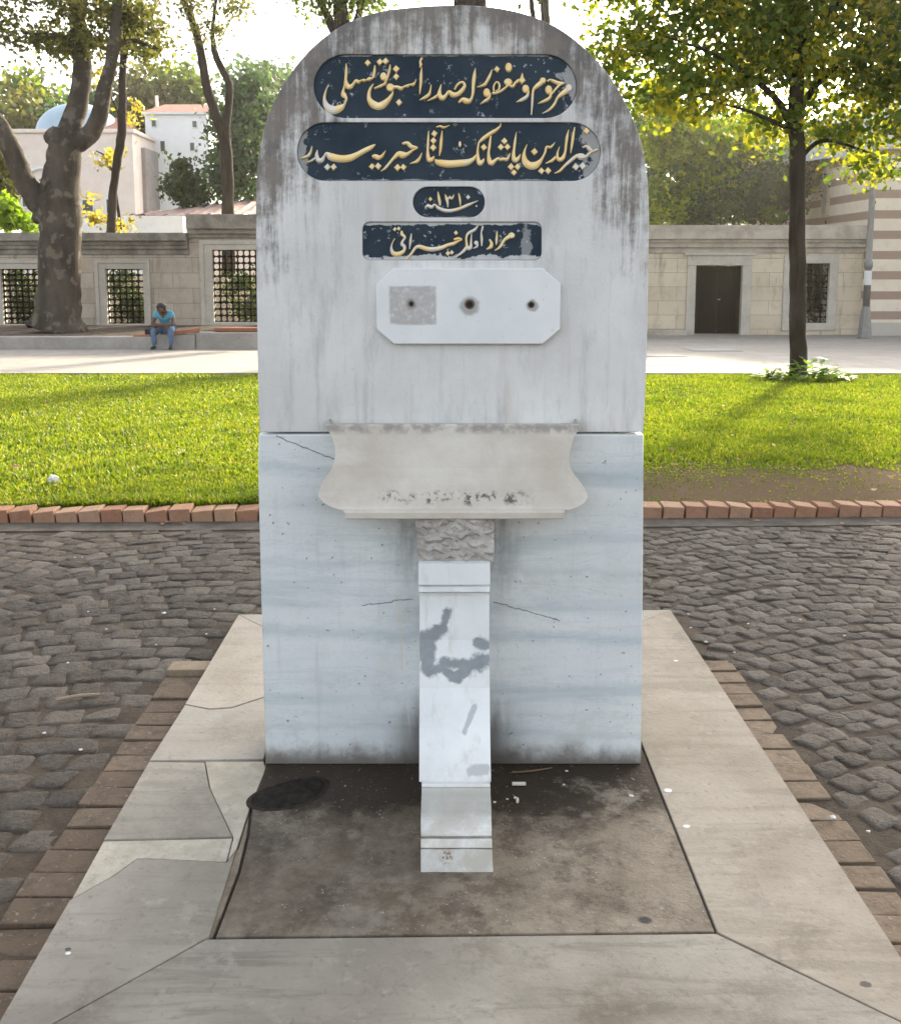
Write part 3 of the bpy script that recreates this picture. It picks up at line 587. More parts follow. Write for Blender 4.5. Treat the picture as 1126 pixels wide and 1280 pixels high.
# dark round drain cover
c = atz(362, 992); dc = thing('drain_cover', 'blackened round drain cover at the left foot of the fountain', 'drain cover', (c.x, c.y, -.003))
M_IRON = stone('black_iron', (.010, .009, .008), (.040, .031, .023), 30, 1.6, 1.0, (.07, .05, .034), .6, 60)
bm = bmesh.new(); ux = (atz(412, 975) - atz(313, 1005)); aa = math.atan2(ux.y, ux.x); L = ux.length / 2; W = .078
ring = lambda f, n=44: [(c.x + (L * f * math.cos(t) * math.cos(aa) - W * f * math.sin(t) * math.sin(aa)), c.y + (L * f * math.cos(t) * math.sin(aa) + W * f * math.sin(t) * math.cos(aa))) for t, f in [(2 * math.pi * k / n, f * (1 + .03 * math.sin(4 * math.pi * k / n + 1) + .035 * math.sin(6 * math.pi * k / n))) for k in range(n)]]
prism(ring(1), [ring(.88)], -.004, .0004, 'XY', bev=.0006, bm=bm); part('rim', bm, stone('rust_black_rim', (.022, .017, .012), (.05, .037, .025), 40, 1.2, .9, (.035, .026, .019), .7, 80), dc)
bm = prism(ring(.87), (), -.004, .0000, 'XY', bev=.0004)
part('plate', bm, M_IRON, dc)

# ================================================================== GROUND: cobbles, gutter, lawn, pavement, terrain
M_COB = MT('worn_cobblestone'); m = M_COB; r_ = m.rand()
col = m.ramp(r_, [(0, (.058, .048, .038)), (.4, (.088, .074, .060)), (.75, (.115, .098, .080)), (1, (.16, .138, .114))])
col = m.mix(m.math('MULTIPLY', m.step(m.noise(22, 6, .7), .45, .72), .55), col, (.15, .125, .098)); col = m.mix(m.math('MULTIPLY', m.step(m.noise(8, 6, .7), .5, .7), .55), col, (.045, .034, .025))
col = m.mix(m.math('MULTIPLY', m.step(m.noise(1.1, 4, .6), .48, .65), .4), col, (.11, .086, .062))
fn = m.noise(48, 8, .78); col = m.mix(m.math('MULTIPLY', m.step(fn, .47, .34), .6), col, (.028, .022, .016)); col = m.mix(m.math('MULTIPLY', m.step(fn, .54, .7), .5), col, (.18, .148, .112))
M_COB = m.fin(col, .8, m.bump(m.math('ADD', m.noise(70, 7, .75), m.math('MULTIPLY', m.noise(26, 6, .75), 2.0)), .9, .016), 0, .2)
M_JOINT = stone('dirt_joint', (.04, .03, .021), (.088, .067, .047), 7, 1.0, .95, (.03, .026, .02), .6, 70)
Pc = [np.array(P2(*p)) for p in ((298, 768), (838, 762), (1206, 1316), (-36, 1337))]
def in_poly(x, y, P, mrg=0.0):
    ok = True
    for a, b in zip(P, P[1:] + P[:1]):
        e = b - a; nn = np.array([-e[1], e[0]]) / np.linalg.norm(e); ok &= (np.array([x, y]) - a) @ nn <= mrg
    return ok
ka, kb = atz(0, 639.5, .025), atz(1126, 632, .025); kdir = (kb - ka).normalized()
def kerb_y(x): return ka.y + (x - ka.x) * kdir.y / kdir.x
def cobbles():
    V = []; F = []; rr = random.Random(11); fanR = 1.05; base = 0; G = 7; US = (-1, -.89, -.5, 0, .5, .89, 1)
    # fan (segmental arc) courses: stacked arcs of stones
    pitch_x = 1.55; row = 0.092
    for ci in range(-4, 5):
        xc = ci * pitch_x + .35; row = .112 if xc < -.5 else .092
        k = -12
        while True:
            yb = .6 + k * row; k += 1
            if yb > 6.3: break
            n = 12 if xc < -.5 else 15
            for j in range(n):
                ph = (-.5 + (j + .5) / n); x = xc + ph * pitch_x; sag = .42 * (1 - (2 * ph) ** 2) * .62
                y = yb + sag + rr.uniform(-.012, .012); x += rr.uniform(-.008, .008) + (.05 if k % 2 else 0) * .9
                if y > kerb_y(x) - .22 or y < .9 or abs(x) > 5.2: continue
                mrg = .235 if .9 < y < 4.0 else .03
                if in_poly(x, y, Pc, .07): continue
                if x < 0 and in_poly(x, y, Pc, .205) and y < 3.75: continue
                if x > 0 and in_poly(x, y, Pc, .19) and y < 3.7: continue
                w2 = pitch_x / n * .5 * rr.uniform(.9, 1.0); h2 = row * .5 * rr.uniform(.86, 1.0); ang = -ph * 1.05 * -1 + rr.uniform(-.1, .1)
                ang = -ph * 1.05 + rr.uniform(-.12, .12)
                hz = rr.uniform(-.003, .002); tx, ty = rr.uniform(-.05, .05), rr.uniform(-.07, .07); p = rr.uniform(7, 16)
                q4 = [rr.uniform(-.26, .2) for _ in range(8)]
                for a in range(G):
                    for b in range(G):
                        u = US[a]; v = US[b]; lu, lv = u, v
                        m_ = max(abs(u), abs(v)); l_ = (abs(u) ** p + abs(v) ** p) ** (1 / p)
                        if l_ > 1e-6: lu, lv = u * m_ / l_, v * m_ / l_
                        A_, B_ = (1 + lu) / 2, (1 + lv) / 2; f4 = ((1 - A_) * (1 - B_), A_ * (1 - B_), A_ * B_, (1 - A_) * B_); lu += sum(f * q * (-1, 1, 1, -1)[i_] for i_, (f, q) in enumerate(zip(f4, q4[:4]))); lv += sum(f * q * (-1, -1, 1, 1)[i_] for i_, (f, q) in enumerate(zip(f4, q4[4:])))
                        edge = max(abs(u), abs(v)); z = .004 - .003 * (u * u + v * v) * .5 - (.013 if edge > .99 else .0012 if edge > .8 else 0) + rr.uniform(-.0032, .0032)
                        z += (tx * u * w2 + ty * v * h2)
                        X = lu * w2 * 1.13; Y = lv * h2 * 1.13
                        V.append((x + X * math.cos(ang) - Y * math.sin(ang), y + X * math.sin(ang) + Y * math.cos(ang), GZ + hz + z))
                for a in range(G - 1):
                    for b in range(G - 1):
                        i0 = base + a * G + b; F.append((i0, i0 + G, i0 + G + 1, i0 + 1))
                base += G * G
    return V, F
V, F = cobbles()
cb = npmesh('cobbled_ground', V, F, M_COB, None, (0, 0, 0), False); tag(cb, kind='structure')
# joint bed, far-reaching ground sheet
bm = bmesh.new(); q = [(-200, -60), (200, -60), (200, 7), (-200, 7)]
bm.faces.new([bm.verts.new((x, y, GZ - .003)) for x, y in q]); tag(part('ground', bm, M_JOINT), kind='structure')
M_GUT = stone('gutter_concrete', (.07, .059, .047), (.13, .112, .09), 7, .8, .9, (.03, .025, .02), .8)
bm = bmesh.new(); box(bm, -9, 9, -.20, -.005, GZ - .03, GZ + .006, Matrix.Translation((0, kerb_y(0), 0)) @ Matrix.Rotation(math.atan2(kdir.y, kdir.x), 4, 'Z'), .004); tag(part('gutter', bm, M_GUT), kind='structure')
# lawn
def m_lawn():
    m = MT('lawn_soil'); x, y, z = m.xyz()
    col = m.mix(m.step(m.noise(6, 6, .7), .35, .65), (.035, .055, .012), (.06, .085, .018)); col = m.mix(m.math('MULTIPLY', m.step(m.noise(18, 6, .7), .5, .7), .5), col, (.10, .085, .045))
    s = bare(m, x, y); col = m.mix(s, col, m.mix(m.noise(30, 6, .7), (.085, .055, .032), (.15, .105, .064)))
    return m.fin(col, 1.0, m.bump(m.noise(60, 6, .7), .8, .02), 0, .03)
def bare(m, x, y):
    n = m.noise(2.2, 5, .65)
    d = m.math('ADD', m.math('SUBTRACT', y, m.math('ADD', 7.6, m.math('MULTIPLY', m.step(x, 1.6, 3.0), .2))), m.math('MULTIPLY', m.math('SUBTRACT', n, .5), -1.6))
    return m.math('MULTIPLY', m.step(d, .55, -.25), m.step(x, .9, 1.5))
ys = [6.05, 8, 11, WALK_Y + .03]; Vv = []; 
for Y in ys:
    for X in (-30, 30): Vv.append((X, kerb_y(X) + .12 if Y < 6.1 else Y, .012 if Y < 6.1 else lawn_z(Y)))
lw = npmesh('lawn', Vv, [(2 * i, 2 * i + 1, 2 * i + 3, 2 * i + 2) for i in range(3)], m_lawn()); tag(lw, kind='structure')
def pav_z(Y): return lawn_z(Y) - .0
M_PAV = MT('pale_paving'); m = M_PAV
bk = m.n('ShaderNodeTexBrick'); m.t.links.new(m.co, bk.inputs[0]); bk.inputs['Scale'].default_value = 1.0; bk.inputs['Brick Width'].default_value = .9; bk.inputs['Row Height'].default_value = .6; bk.inputs['Mortar Size'].default_value = .012
bk.inputs['Color1'].default_value = (.225, .20, .172, 1); bk.inputs['Color2'].default_value = (.27, .242, .212, 1); bk.inputs['Mortar'].default_value = (.15, .132, .115, 1)
col = m.mix(m.math('MULTIPLY', m.step(m.noise(1.3, 6, .7), .45, .7), .5), bk.outputs[0], (.17, .148, .125))
M_PAV = m.fin(col, .8, m.bump(m.noise(30, 6), .3, .01))
npmesh_p = npmesh('pavement', [(-60, WALK_Y, pav_z(WALK_Y)), (60, WALK_Y, pav_z(WALK_Y)), (60, 34, pav_z(34)), (-60, 34, pav_z(34))], [(0, 1, 2, 3)], M_PAV); tag(npmesh_p, kind='structure')
bm = bmesh.new(); box(bm, -30, 30, WALK_Y - .05, WALK_Y + .08, pav_z(WALK_Y) - .1, pav_z(WALK_Y) + .03); tag(part('pavement_edge', bm, M_PAV), kind='structure')
M_TER = stone('garden_earth', (.06, .06, .03), (.11, .10, .06), 2, .5, .95)
N = 60; xs = np.linspace(-220, 220, N); yv = np.linspace(33.9, 330, N); Vv = []
for Y in yv:
    for X in xs:
        t = min(1, max(0, (Y - 62) / 90)); t = t * t * (3 - 2 * t); Vv.append((X, Y, -.62 + t * (6 + 3 * math.sin(X * .02 + 1))))
tr = npmesh('terrain', Vv, [(j * N + i, j * N + i + 1, (j + 1) * N + i + 1, (j + 1) * N + i) for j in range(N - 1) for i in range(N - 1)], M_TER, None, None, True); tag(tr, kind='structure')
# grass blades
def grass(n):
    Y = 6.15 + (16.0 - 6.15) * rng.random(n) ** 1.5; X = (rng.random(n) * 2 - 1) * (Y * .50 + 1.6)
    keep = Y > np.vectorize(kerb_y)(X) + .13
    nz = np.sin(X * 2.1 + 1.3) * np.sin(Y * 2.7 + .4) + .6 * np.sin(X * 5.3 + Y * 3.1) + .4 * np.sin(X * 9.7 - Y * 7.9)
    sc = np.sin(X * 1.3 + .8 * Y) + .8 * np.sin(2.9 * X - 1.7 * Y + 2)
    edge_ = Y - (7.45 + .2 * np.clip((X - 1.6) / 1.4, 0, 1) + .22 * nz + .18 * np.sin(X * 13 + Y * 9)); bare_ = (X > 1.1) & (rng.random(n) > np.clip((edge_ + .55) / 1.1, .05, 1))
    thin = (rng.random(n) < .35 * (sc > .9))
    keep &= ~bare_ & ~thin; X, Y, nz = X[keep], Y[keep], nz[keep]; n = len(X)
    soft = np.where(X > 1.1, np.clip((Y - 7.1) / .9, .35, 1), 1); H = soft * (.022 + .02 * rng.random(n)) * (1 + .25 * nz) * (1 + .5 * (Y < 6.35)); Wd = .006 + .005 * rng.random(n) + .0004 * Y; a = rng.random(n) * 6.283; b = rng.random(n) * 6.283; ln = H * rng.uniform(.2, .9, n)
    z = 0.0 - .021 * (Y - 6.1) - .002; z[Y < 6.4] += .006
    V = np.empty((n, 3, 3)); dx, dy = np.cos(a) * Wd, np.sin(a) * Wd
    V[:, 0] = np.stack([X - dx, Y - dy, z], 1); V[:, 1] = np.stack([X + dx, Y + dy, z], 1); V[:, 2] = np.stack([X + np.cos(b) * ln, Y + np.sin(b) * ln, z + H], 1)
    return V.reshape(-1, 3), np.arange(n * 3).reshape(-1, 3)
V, F = grass(330000)
m = MT('grass_blade'); col = m.ramp(m.rand(), [(0, (.07, .11, .009)), (.5, (.125, .165, .012)), (.85, (.19, .20, .022)), (1, (.30, .26, .07))])
tn = m.noise(1.1, 6, .7); col = m.mix(m.math('MULTIPLY', m.step(tn, .52, .38), .55), col, (.05, .085, .010)); col = m.mix(m.math('MULTIPLY', m.step(m.noise(2.3, 6, .7), .53, .68), .4), col, (.24, .22, .04))
M_GRASS = m.fin(col, .5, None, 0, .35, m.mix(1.0, col, (1.6, 1.7, .7), 'MULTIPLY'), .5)
tag(npmesh('grass', V, F, M_GRASS), 'short bright green lawn grass', 'grass', None, 'stuff')

# ================================================================== BRICK KERB, BRICK BORDERS
def m_brick(name, c1, c2, dirt=(.06, .048, .037), damt=.5):
    m = MT(name); oi = m.n('ShaderNodeObjectInfo').outputs['Random']
    col = m.mix(oi, c1, c2); col = m.mix(m.math('MULTIPLY', m.step(m.noise(16, 6, .7), .42, .7), damt), col, dirt)
    col = m.mix(m.math('MULTIPLY', m.step(m.noise(60, 4), .6, .7), .25), col, (.4, .36, .3))
    return m.fin(col, .85, m.bump(m.math('ADD', m.noise(80, 6, .7), m.noise(20, 4)), .6, .005), 0, .15)
M_KB = m_brick('red_kerb_brick', (.28, .14, .085), (.36, .225, .145), damt=.3)
kerb = thing('brick_kerb', 'low kerb of tilted red bricks along the front of the lawn', 'kerb', (0, kerb_y(0), GZ)); ang = math.atan2(kdir.y, kdir.x)
rr = random.Random(5); X = -3.6
while X < 3.9:
    wb = .137; M = Matrix.Translation((X, kerb_y(X), 0)) @ Matrix.Rotation(ang + rr.uniform(-.03, .03), 4, 'Z') @ Matrix.Rotation(R(-5 + rr.uniform(-3, 3)) * (1 if X > 0 else -1) * -1, 4, 'Y') @ Matrix.Rotation(rr.uniform(-.02, .05), 4, 'X')
    bm = bmesh.new(); hh = rr.uniform(-.008, .006); box(bm, -.0635, .0635, 0, .135, GZ - .02, .026 + hh, M, .006); part('brick', bm, M_KB, kerb); X += wb + rr.uniform(-.004, .006)
M_LBR = m_brick('brown_paving_brick', (.095, .066, .044), (.15, .112, .08), damt=.75); M_RBR = m_brick('sandy_paving_brick', (.145, .105, .07), (.20, .15, .105), damt=.6)
M_PALE = m_brick('pale_paving_brick', (.2, .155, .108), (.23, .18, .125), damt=.35)
bl = thing('brick_border', 'row of brown paving bricks along the left edge of the platform', 'brick border', (-.95, 2.6, GZ)); br_ = thing('brick_border', 'row of sandy paving bricks along the right edge of the platform', 'brick border', (1.1, 2.6, GZ))
def border(th, p0, p1, s0, s1, side, mat, pitch=.105, wd=.165, skip=()):
    a, b = np.array(P2(*p0)), np.array(P2(*p1)); d = (b - a) / np.linalg.norm(b - a); n = np.array([d[1], -d[0]]) * side; s = s0; i = 0
    while s < s1:
        c0 = a + d * (s + pitch / 2); M = Matrix.Translation((*c0, 0)) @ Matrix.Rotation(math.atan2(d[1], d[0]) + rr.uniform(-.03, .03), 4, 'Z') @ Matrix.Rotation(rr.uniform(-.03, .03), 4, 'Y') @ Matrix.Rotation(rr.uniform(-.03, .03), 4, 'X')
        if i not in skip:
            bm = bmesh.new(); hz = rr.uniform(-.006, .004) + (.022 if (i == 0 and side * 1 and th is bl) else 0); y0, y1 = sorted((side * -1 * .008, side * -1 * (wd * rr.uniform(.97, 1.02))))
            box(bm, -pitch / 2 + .004, pitch / 2 - .004, y0, y1, GZ - .05, GZ + .004 + hz, M, .005); o = part('brick', bm, M_PALE if (i == 0 and th is bl) else mat, th)
            if i == 0 and th is bl: o['label'] = 'paler raised brick at the far end'
        s += pitch; i += 1
border(bl, (298, 768), (-36, 1337), .44, 2.75, 1, M_LBR)
border(br_, (838, 762), (1206, 1316), .46, 2.2, -1, M_RBR, .105, .135)

# ================================================================== WALLS
WL, WR = 28.0, 30.0
def m_wall(name, c1, c2):
    m = MT(name); x, y, z = m.xyz()
    v = m.n('ShaderNodeCombineXYZ'); m.set(v.inputs[0], x); m.set(v.inputs[1], z)
    bk = m.n('ShaderNodeTexBrick'); m.t.links.new(v.outputs[0], bk.inputs[0]); bk.inputs['Scale'].default_value = 1; bk.inputs['Brick Width'].default_value = 1.1; bk.inputs['Row Height'].default_value = .42; bk.inputs['Mortar Size'].default_value = .008
    bk.inputs['Color1'].default_value = (*c1, 1); bk.inputs['Color2'].default_value = (*c2, 1); bk.inputs['Mortar'].default_value = (*[q * .62 for q in c1], 1)
    col = m.mix(m.math('MULTIPLY', m.step(m.noise(1.6, 7, .7), .45, .7), .5), bk.outputs[0], tuple(q * .62 for q in c1))
    st = m.noise(1, 6, .7, m.map((3.5, 3.5, .7))); col = m.mix(m.math('MULTIPLY', m.step(st, .52, .72), .55), col, (.14, .12, .10))
    return m.fin(col, .85, m.bump(m.math('ADD', m.noise(14, 6, .7), m.math('MULTIPLY', bk.outputs['Fac'], -.6)), .5, .03))
M_WL = m_wall('weathered_limestone', (.40, .335, .26), (.48, .41, .33)); M_WR = m_wall('warm_limestone', (.54, .455, .34), (.62, .535, .415))
M_CORN = stone('dark_weathered_coping', (.15, .135, .115), (.32, .285, .24), 2.2, .8, .9, (.06, .055, .05), .6, 25)
M_CORNR = stone('grey_coping', (.31, .27, .22), (.48, .43, .365), 2.2, .8, .9, (.12, .11, .1), .5, 25)
M_FRAME = stone('pale_window_frame', (.40, .365, .31), (.50, .46, .395), 2, .4, .7, (.18, .16, .14), .5, 20)
m = MT('dark_iron_grille'); M_GRI = m.fin(m.mix(m.noise(15, 4), (.006, .0045, .0035), (.014, .010, .008)), .9, None, 0, .05)
def wz(px, py, Y): p = at(px, py, Y); return (p.x, p.z)
def wrect(x0, x1, y0, y1, Y): a, b = wz(x0, y1, Y), wz(x1, y0, Y); return rect(a[0], b[0], a[1], b[1])
def wall(name, label, Y, x0, x1, ztop, zbot, holes, mat, loc_):
    t = thing(name, label, 'wall', loc_); part('masonry', prism(ztop if isinstance(ztop, list) else rect(x0, x1, zbot, ztop), holes, Y, Y + .45, 'XZ', bev=.01), mat, t); return t
def ringbox(t, name, outer, inner, Y, out, mat, back=.25):
    f = prism(outer, [inner], Y - out, Y + back, 'XZ', bev=.015)
    ox0, ox1 = outer[0][0], outer[1][0]; oz0, oz1 = outer[0][1], outer[2][1]; e = .35 * (inner[0][0] - ox0)
    prism([(ox0 - .0, oz0), (ox1, oz0), (ox1, oz1), (ox0, oz1)], [[(ox0 + e, oz0 + e * .6), (ox1 - e, oz0 + e * .6), (ox1 - e, oz1 - e), (ox0 + e, oz1 - e)]], Y - out - .03, Y - out + .01, 'XZ', bev=.008, bm=f)
    return part(name, f, mat, t)
def grille(fr, inner, Y, nx, nz, th=.024, mat=None):
    x0, x1, z0, z1 = inner[0][0], inner[1][0], inner[0][1], inner[2][1]; bm = bmesh.new()
    for k in range(nx + 1):
        x = x0 + (x1 - x0) * (k + .0) / nx; tube(bm, [(x, Y, z0), (x, Y, z1)], [th, th], 6)
    for k in range(nz + 1):
        z = z0 + (z1 - z0) * k / nz; tube(bm, [(x0, Y + .004, z), (x1, Y + .004, z)], [th * .92] * 2, 6)
        for j in range(nx + 1):
            x = x0 + (x1 - x0) * j / nx; box(bm, x - th * 1.7, x + th * 1.7, Y - th * 1.8, Y + th * 1.8, z - th * 1.7, z + th * 1.7)
    return part('grille', bm, mat or M_GRI, fr)
def cornice(t, prof, Y, x0, x1, mat, name='cornice'):
    bm = bmesh.new()
    for z0, z1, o in prof: box(bm, x0, x1, Y - o, Y + .45 + min(o, .1), z0, z1, None, .012)
    return part(name, bm, mat, t)
zl = lambda py: at(0, py, WL).z
xl0, xl1 = at(-240, 300, WL).x, at(236, 300, WL).x; xl2 = at(420, 300, WL).x
w1i, w2i, w3i = wrect(5, 48, 336, 405, WL), wrect(135, 178.5, 336, 404.5, WL), wrect(268, 326, 312, 402.5, WL)
w1o, w2o, w3o = wrect(-8, 61, 324, 409, WL), wrect(122, 187, 324, 408, WL), wrect(252.5, 342, 299.5, 407, WL)
gap = .0
lw_ = wall('garden_wall', 'weathered stone wall with three barred windows behind the seated man', WL, xl0, xl2, [(xl0, -.75), (xl2, -.75), (xl2, zl(297)), (xl1, zl(297)), (xl1, zl(318)), (xl0, zl(318))], -.75, [w1o, w2o, w3o], M_WL, ((xl0 + xl2) / 2, WL, -.75))
prof = [(zl(318), zl(311), .05), (zl(311), zl(306), .12), (zl(306), zl(301), .18), (zl(301), zl(291), .30)]
cornice(lw_, prof, WL, xl0, xl1, M_CORN)
prof = [(zl(297), zl(292), .08), (zl(292), zl(286), .16), (zl(286), zl(268), .28)]
cornice(lw_, prof, WL, xl1, xl2, M_CORN)['label'] = 'taller stretch of coping near the fountain'
for o, i, nn, lb in ((w1o, w1i, (6, 10), None), (w2o, w2i, (6, 9), None), (w3o, w3i, (8, 11), 'taller window frame nearest the fountain')):
    fr = ringbox(lw_, 'window_frame', o, i, WL, .04, M_FRAME); grille(fr, i, WL + .12, *nn)
    if lb: fr['label'] = lb
zr = lambda py: at(0, py, WR).z
xr0, xr1 = at(700, 300, WR).x, at(1088, 300, WR).x
d_o, d_i = wrect(856, 940, 319, 420.5, WR), wrect(867, 928, 331.5, 420.5, WR); d_o = [(d_o[0][0], -.56), (d_o[1][0], -.56)] + d_o[2:]; d_i = [(d_i[0][0], -.5), (d_i[1][0], -.5)] + d_i[2:]
v_o, v_i = wrect(976, 1048, 319, 413, WR), wrect(985, 1037, 329, 403.5, WR)
rw = wall('garden_wall', 'pale stone wall with an iron gate and a window, right of the fountain', WR, xr0, xr1, zr(316), -.75, [rect(d_o[0][0], d_o[1][0], -.9, d_o[2][1]) if False else [(d_o[0][0], -.70), (d_o[1][0], -.70), d_o[2], d_o[3]], v_o], M_WR, ((xr0 + xr1) / 2, WR, -.75))
prof = [(zr(316), zr(309), .05), (zr(309), zr(303), .14), (zr(303), zr(299), .2), (zr(299), zr(281.5), .30)]
cornice(rw, prof, WR, xr0, xr1, M_CORNR)
fr = part('window_frame', prism(v_o, [v_i], WR - .05, WR + .25, 'XZ', bev=.015), M_FRAME, rw); grille(fr, v_i, WR + .12, 7, 10, .02)
x0, x1, zt, zb = d_i[0][0], d_i[1][0], d_i[2][1], -.5
bm = bmesh.new(); box(bm, d_o[0][0], x0, WR - .05, WR + .25, -.55, zt, None, .012); box(bm, x1, d_o[1][0], WR - .05, WR + .25, -.55, zt, None, .012); box(bm, d_o[0][0], d_o[1][0], WR - .052, WR + .25, zt + .002, d_o[2][1], None, .012); box(bm, d_o[0][0] - .1, d_o[1][0] + .1, WR - .1, WR + .0, d_o[2][1], d_o[2][1] + .09, None, .012)
part('door_frame', bm, M_FRAME, rw)
for s in (0, 1):
    a, b = x0 + (x1 - x0) * s * .5, x0 + (x1 - x0) * (.5 + s * .5); bm = bmesh.new(); Yd = WR + .15
    for k in range(9): xx = a + .03 + (b - a - .06) * k / 8; tube(bm, [(xx, Yd, zb + .04), (xx, Yd, zt - .03)], [.013] * 2, 6)
    for f in (0, .06, .33, .66, 1): z = zb + .05 + (zt - zb - .1) * f; box(bm, a + .015, b - .015, Yd - .02, Yd + .02, z - .025, z + .025)
    box(bm, a + .008, a + .05, Yd - .022, Yd + .022, zb + .02, zt - .01); box(bm, b - .05, b - .008, Yd - .022, Yd + .022, zb + .02, zt - .01); box(bm, a + .05, b - .05, Yd + .016, Yd + .024, zb + .05, zt - .03)  # last box is a sheet added behind the bars to darken the gate
    g = part('gate_leaf', bm, M_GRI, rw)
    if s: 
        bm = bmesh.new(); tube(bm, [(a + .03, Yd - .03, zb + 1.05), (a + .03, Yd - .06, zb + 1.05), (a + .09, Yd - .06, zb + 1.05)], [.014] * 3, 8); part('handle', bm, plain('steel_handle', (.6, .58, .55), .3, .8), g)
# step by the gate
bm = bmesh.new(); a, b = at(800, 420, WR - .35), at(858, 420, WR - .35); box(bm, a.x, b.x, WR - .42, WR - .06, -.6, at(0, 412, WR - .4).z, None, .02); tag(part('stone_step', bm, M_CORNR, None, ((a.x + b.x) / 2, WR - .25, -.6)), 'low rough stone step against the wall left of the iron gate', 'step')
# ledge in front of left wall
LE = 22.9; zL = lambda py: at(0, py, LE).z; lx0, lx1, lx2 = at(-240, 430, LE).x, at(196, 430, LE).x, at(420, 430, LE).x
M_LEDGE = stone('grey_ledge_stone', (.27, .245, .215), (.36, .33, .295), 2, .6, .9, (.14, .12, .1), .5, 25)
led = thing('stone_ledge', 'long low stone ledge round the planted strip below the left wall', 'ledge', ((lx0 + lx2) / 2, LE, -.36))
bm = bmesh.new(); box(bm, lx0, lx1, LE, LE + .35, -.6, zL(421), None, .015); part('front_block', bm, M_LEDGE, led)
bm = bmesh.new(); box(bm, lx1 + .004, at(243, 430, LE).x, LE - .01, LE + .5, -.6, zL(418), None, .015); box(bm, at(243, 430, LE).x + .004, lx2, LE + .1, LE + .55, -.6, zL(416), None, .02); part('side_block', bm, M_LEDGE, led)
M_SOIL = stone('litter_soil', (.075, .055, .04), (.17, .13, .095), 5, .9, .95, (.03, .025, .02), .6, 30)
zs = zL(421) - .02; bm = bmesh.new()
box(bm, lx0, lx2, LE + .34, WL - .05, -.6, zs); part('soil', bm, M_SOIL, led)
M_RED = m_brick('red_coping_brick', (.27, .10, .06), (.33, .14, .09), damt=.35)
bm = bmesh.new(); Mx = Matrix.Translation(at(233, 414, LE + .15)) @ Matrix.Rotation(R(12), 4, 'Z') @ Matrix.Rotation(R(-7), 4, 'Y'); box(bm, -.42, .30, -.16, .16, -.04, .045, Mx, .012); part('coping', bm, M_RED, led)
bm = bmesh.new(); a, b = at(270, 411, LE + .5), at(345, 411, LE + .5); box(bm, a.x, b.x, LE + .32, LE + .6, a.z - .05, a.z + .035, None, .012); part('coping', bm, M_RED, led)
bm = bmesh.new(); a, b = at(172, 416, LE + .4), at(193, 418, LE + .4); box(bm, a.x, b.x, LE + .06, LE + .34, zL(421) - .01, zL(418.5), None, .012); part('coping', bm, M_RED, led)

# ================================================================== BANDED BUILDING, LAMP POST
def m_band(z0, pitch, off, wd):
    m = MT('banded_stone'); x, y, z = m.xyz()
    f = m.math('FRACT', m.math('DIVIDE', m.math('SUBTRACT', z, off), pitch)); k = m.step(m.math('ABSOLUTE', m.math('SUBTRACT', f, .5)), wd / 2 + .02, wd / 2 - .02)
    a = m.mix(m.step(m.noise(1.2, 6, .65), .3, .7), (.60, .52, .41), (.68, .60, .48)); b = m.mix(m.noise(3, 6, .7), (.27, .185, .14), (.34, .245, .19))
    col = m.mix(k, a, b); col = m.mix(m.math('MULTIPLY', m.step(m.noise(4, 6, .7), .5, .72), .3), col, (.3, .26, .21))
    zz = m.math('LESS_THAN', z, z0); col = m.mix(zz, col, (.42, .39, .345))
    return m.fin(col, .85, m.bump(m.noise(15, 6, .7), .4, .02))
BY = 29.4; bx0 = at(1091, 300, BY).x; zB = lambda py: at(0, py, BY).z
bld = thing('striped_building', 'cream stone building with brown horizontal bands at the right edge', 'building', (bx0 + 4, BY + 5, -.6))
pit = (zB(211) - zB(389)) / 7; off = zB(394) + .6 - pit / 2
bm = bmesh.new(); box(bm, bx0, bx0 + 9, BY, BY + 13, -.6, zB(187), None, .03); part('wall', bm, m_band(zB(403) + .6, pit, off, 10.5 / 25.5), bld)
bm = bmesh.new(); box(bm, bx0 - .12, bx0 + 9.1, BY - .12, BY + 13.1, zB(187), zB(183), None, .02); part('cornice', bm, M_CORNR, bld)
bm = bmesh.new(); n = 24; R0 = 6.2; cxx, cyy = bx0 + 5, BY + 6.3
for k in range(9):
    t = k / 8 * math.pi / 2; pass
rings = [[bm.verts.new((cxx + R0 * math.cos(t * math.pi / 16) * math.cos(2 * math.pi * j / n), cyy + R0 * math.cos(t * math.pi / 16) * math.sin(2 * math.pi * j / n), zB(183) + 2.6 * math.sin(t * math.pi / 16))) for j in range(n)] for t in range(8)]
for i in range(7):
    for j in range(n): bm.faces.new((rings[i][j], rings[i][(j + 1) % n], rings[i + 1][(j + 1) % n], rings[i + 1][j]))
bm.faces.new(rings[-1]); part('dome', bm, plain('lead_grey_roof', (.34, .37, .39), .5), bld, None, True)
# plaque on the side face
px_, pY = bx0 - .03, 33.2; pc = at(1040, 240, pY)
bm = prism([(pY - .28, pc.z - .8), (pY + .28, pc.z - .8), (pY + .28, pc.z + .35), (pY + .15, pc.z + .75), (pY, pc.z + .9), (pY - .15, pc.z + .75), (pY - .28, pc.z + .35)], (), bx0 - .07, bx0 + .02, 'YZ', bev=.015); pl = part('wall_niche', bm, M_WR, bld)
bm = prism([(pY - .16, pc.z - .7), (pY + .16, pc.z - .7), (pY + .16, pc.z + .3), (pY, pc.z + .7), (pY - .16, pc.z + .3)], (), bx0 - .085, bx0 - .06, 'YZ', bev=.008); part('niche_panel', bm, M_CORNR, pl)
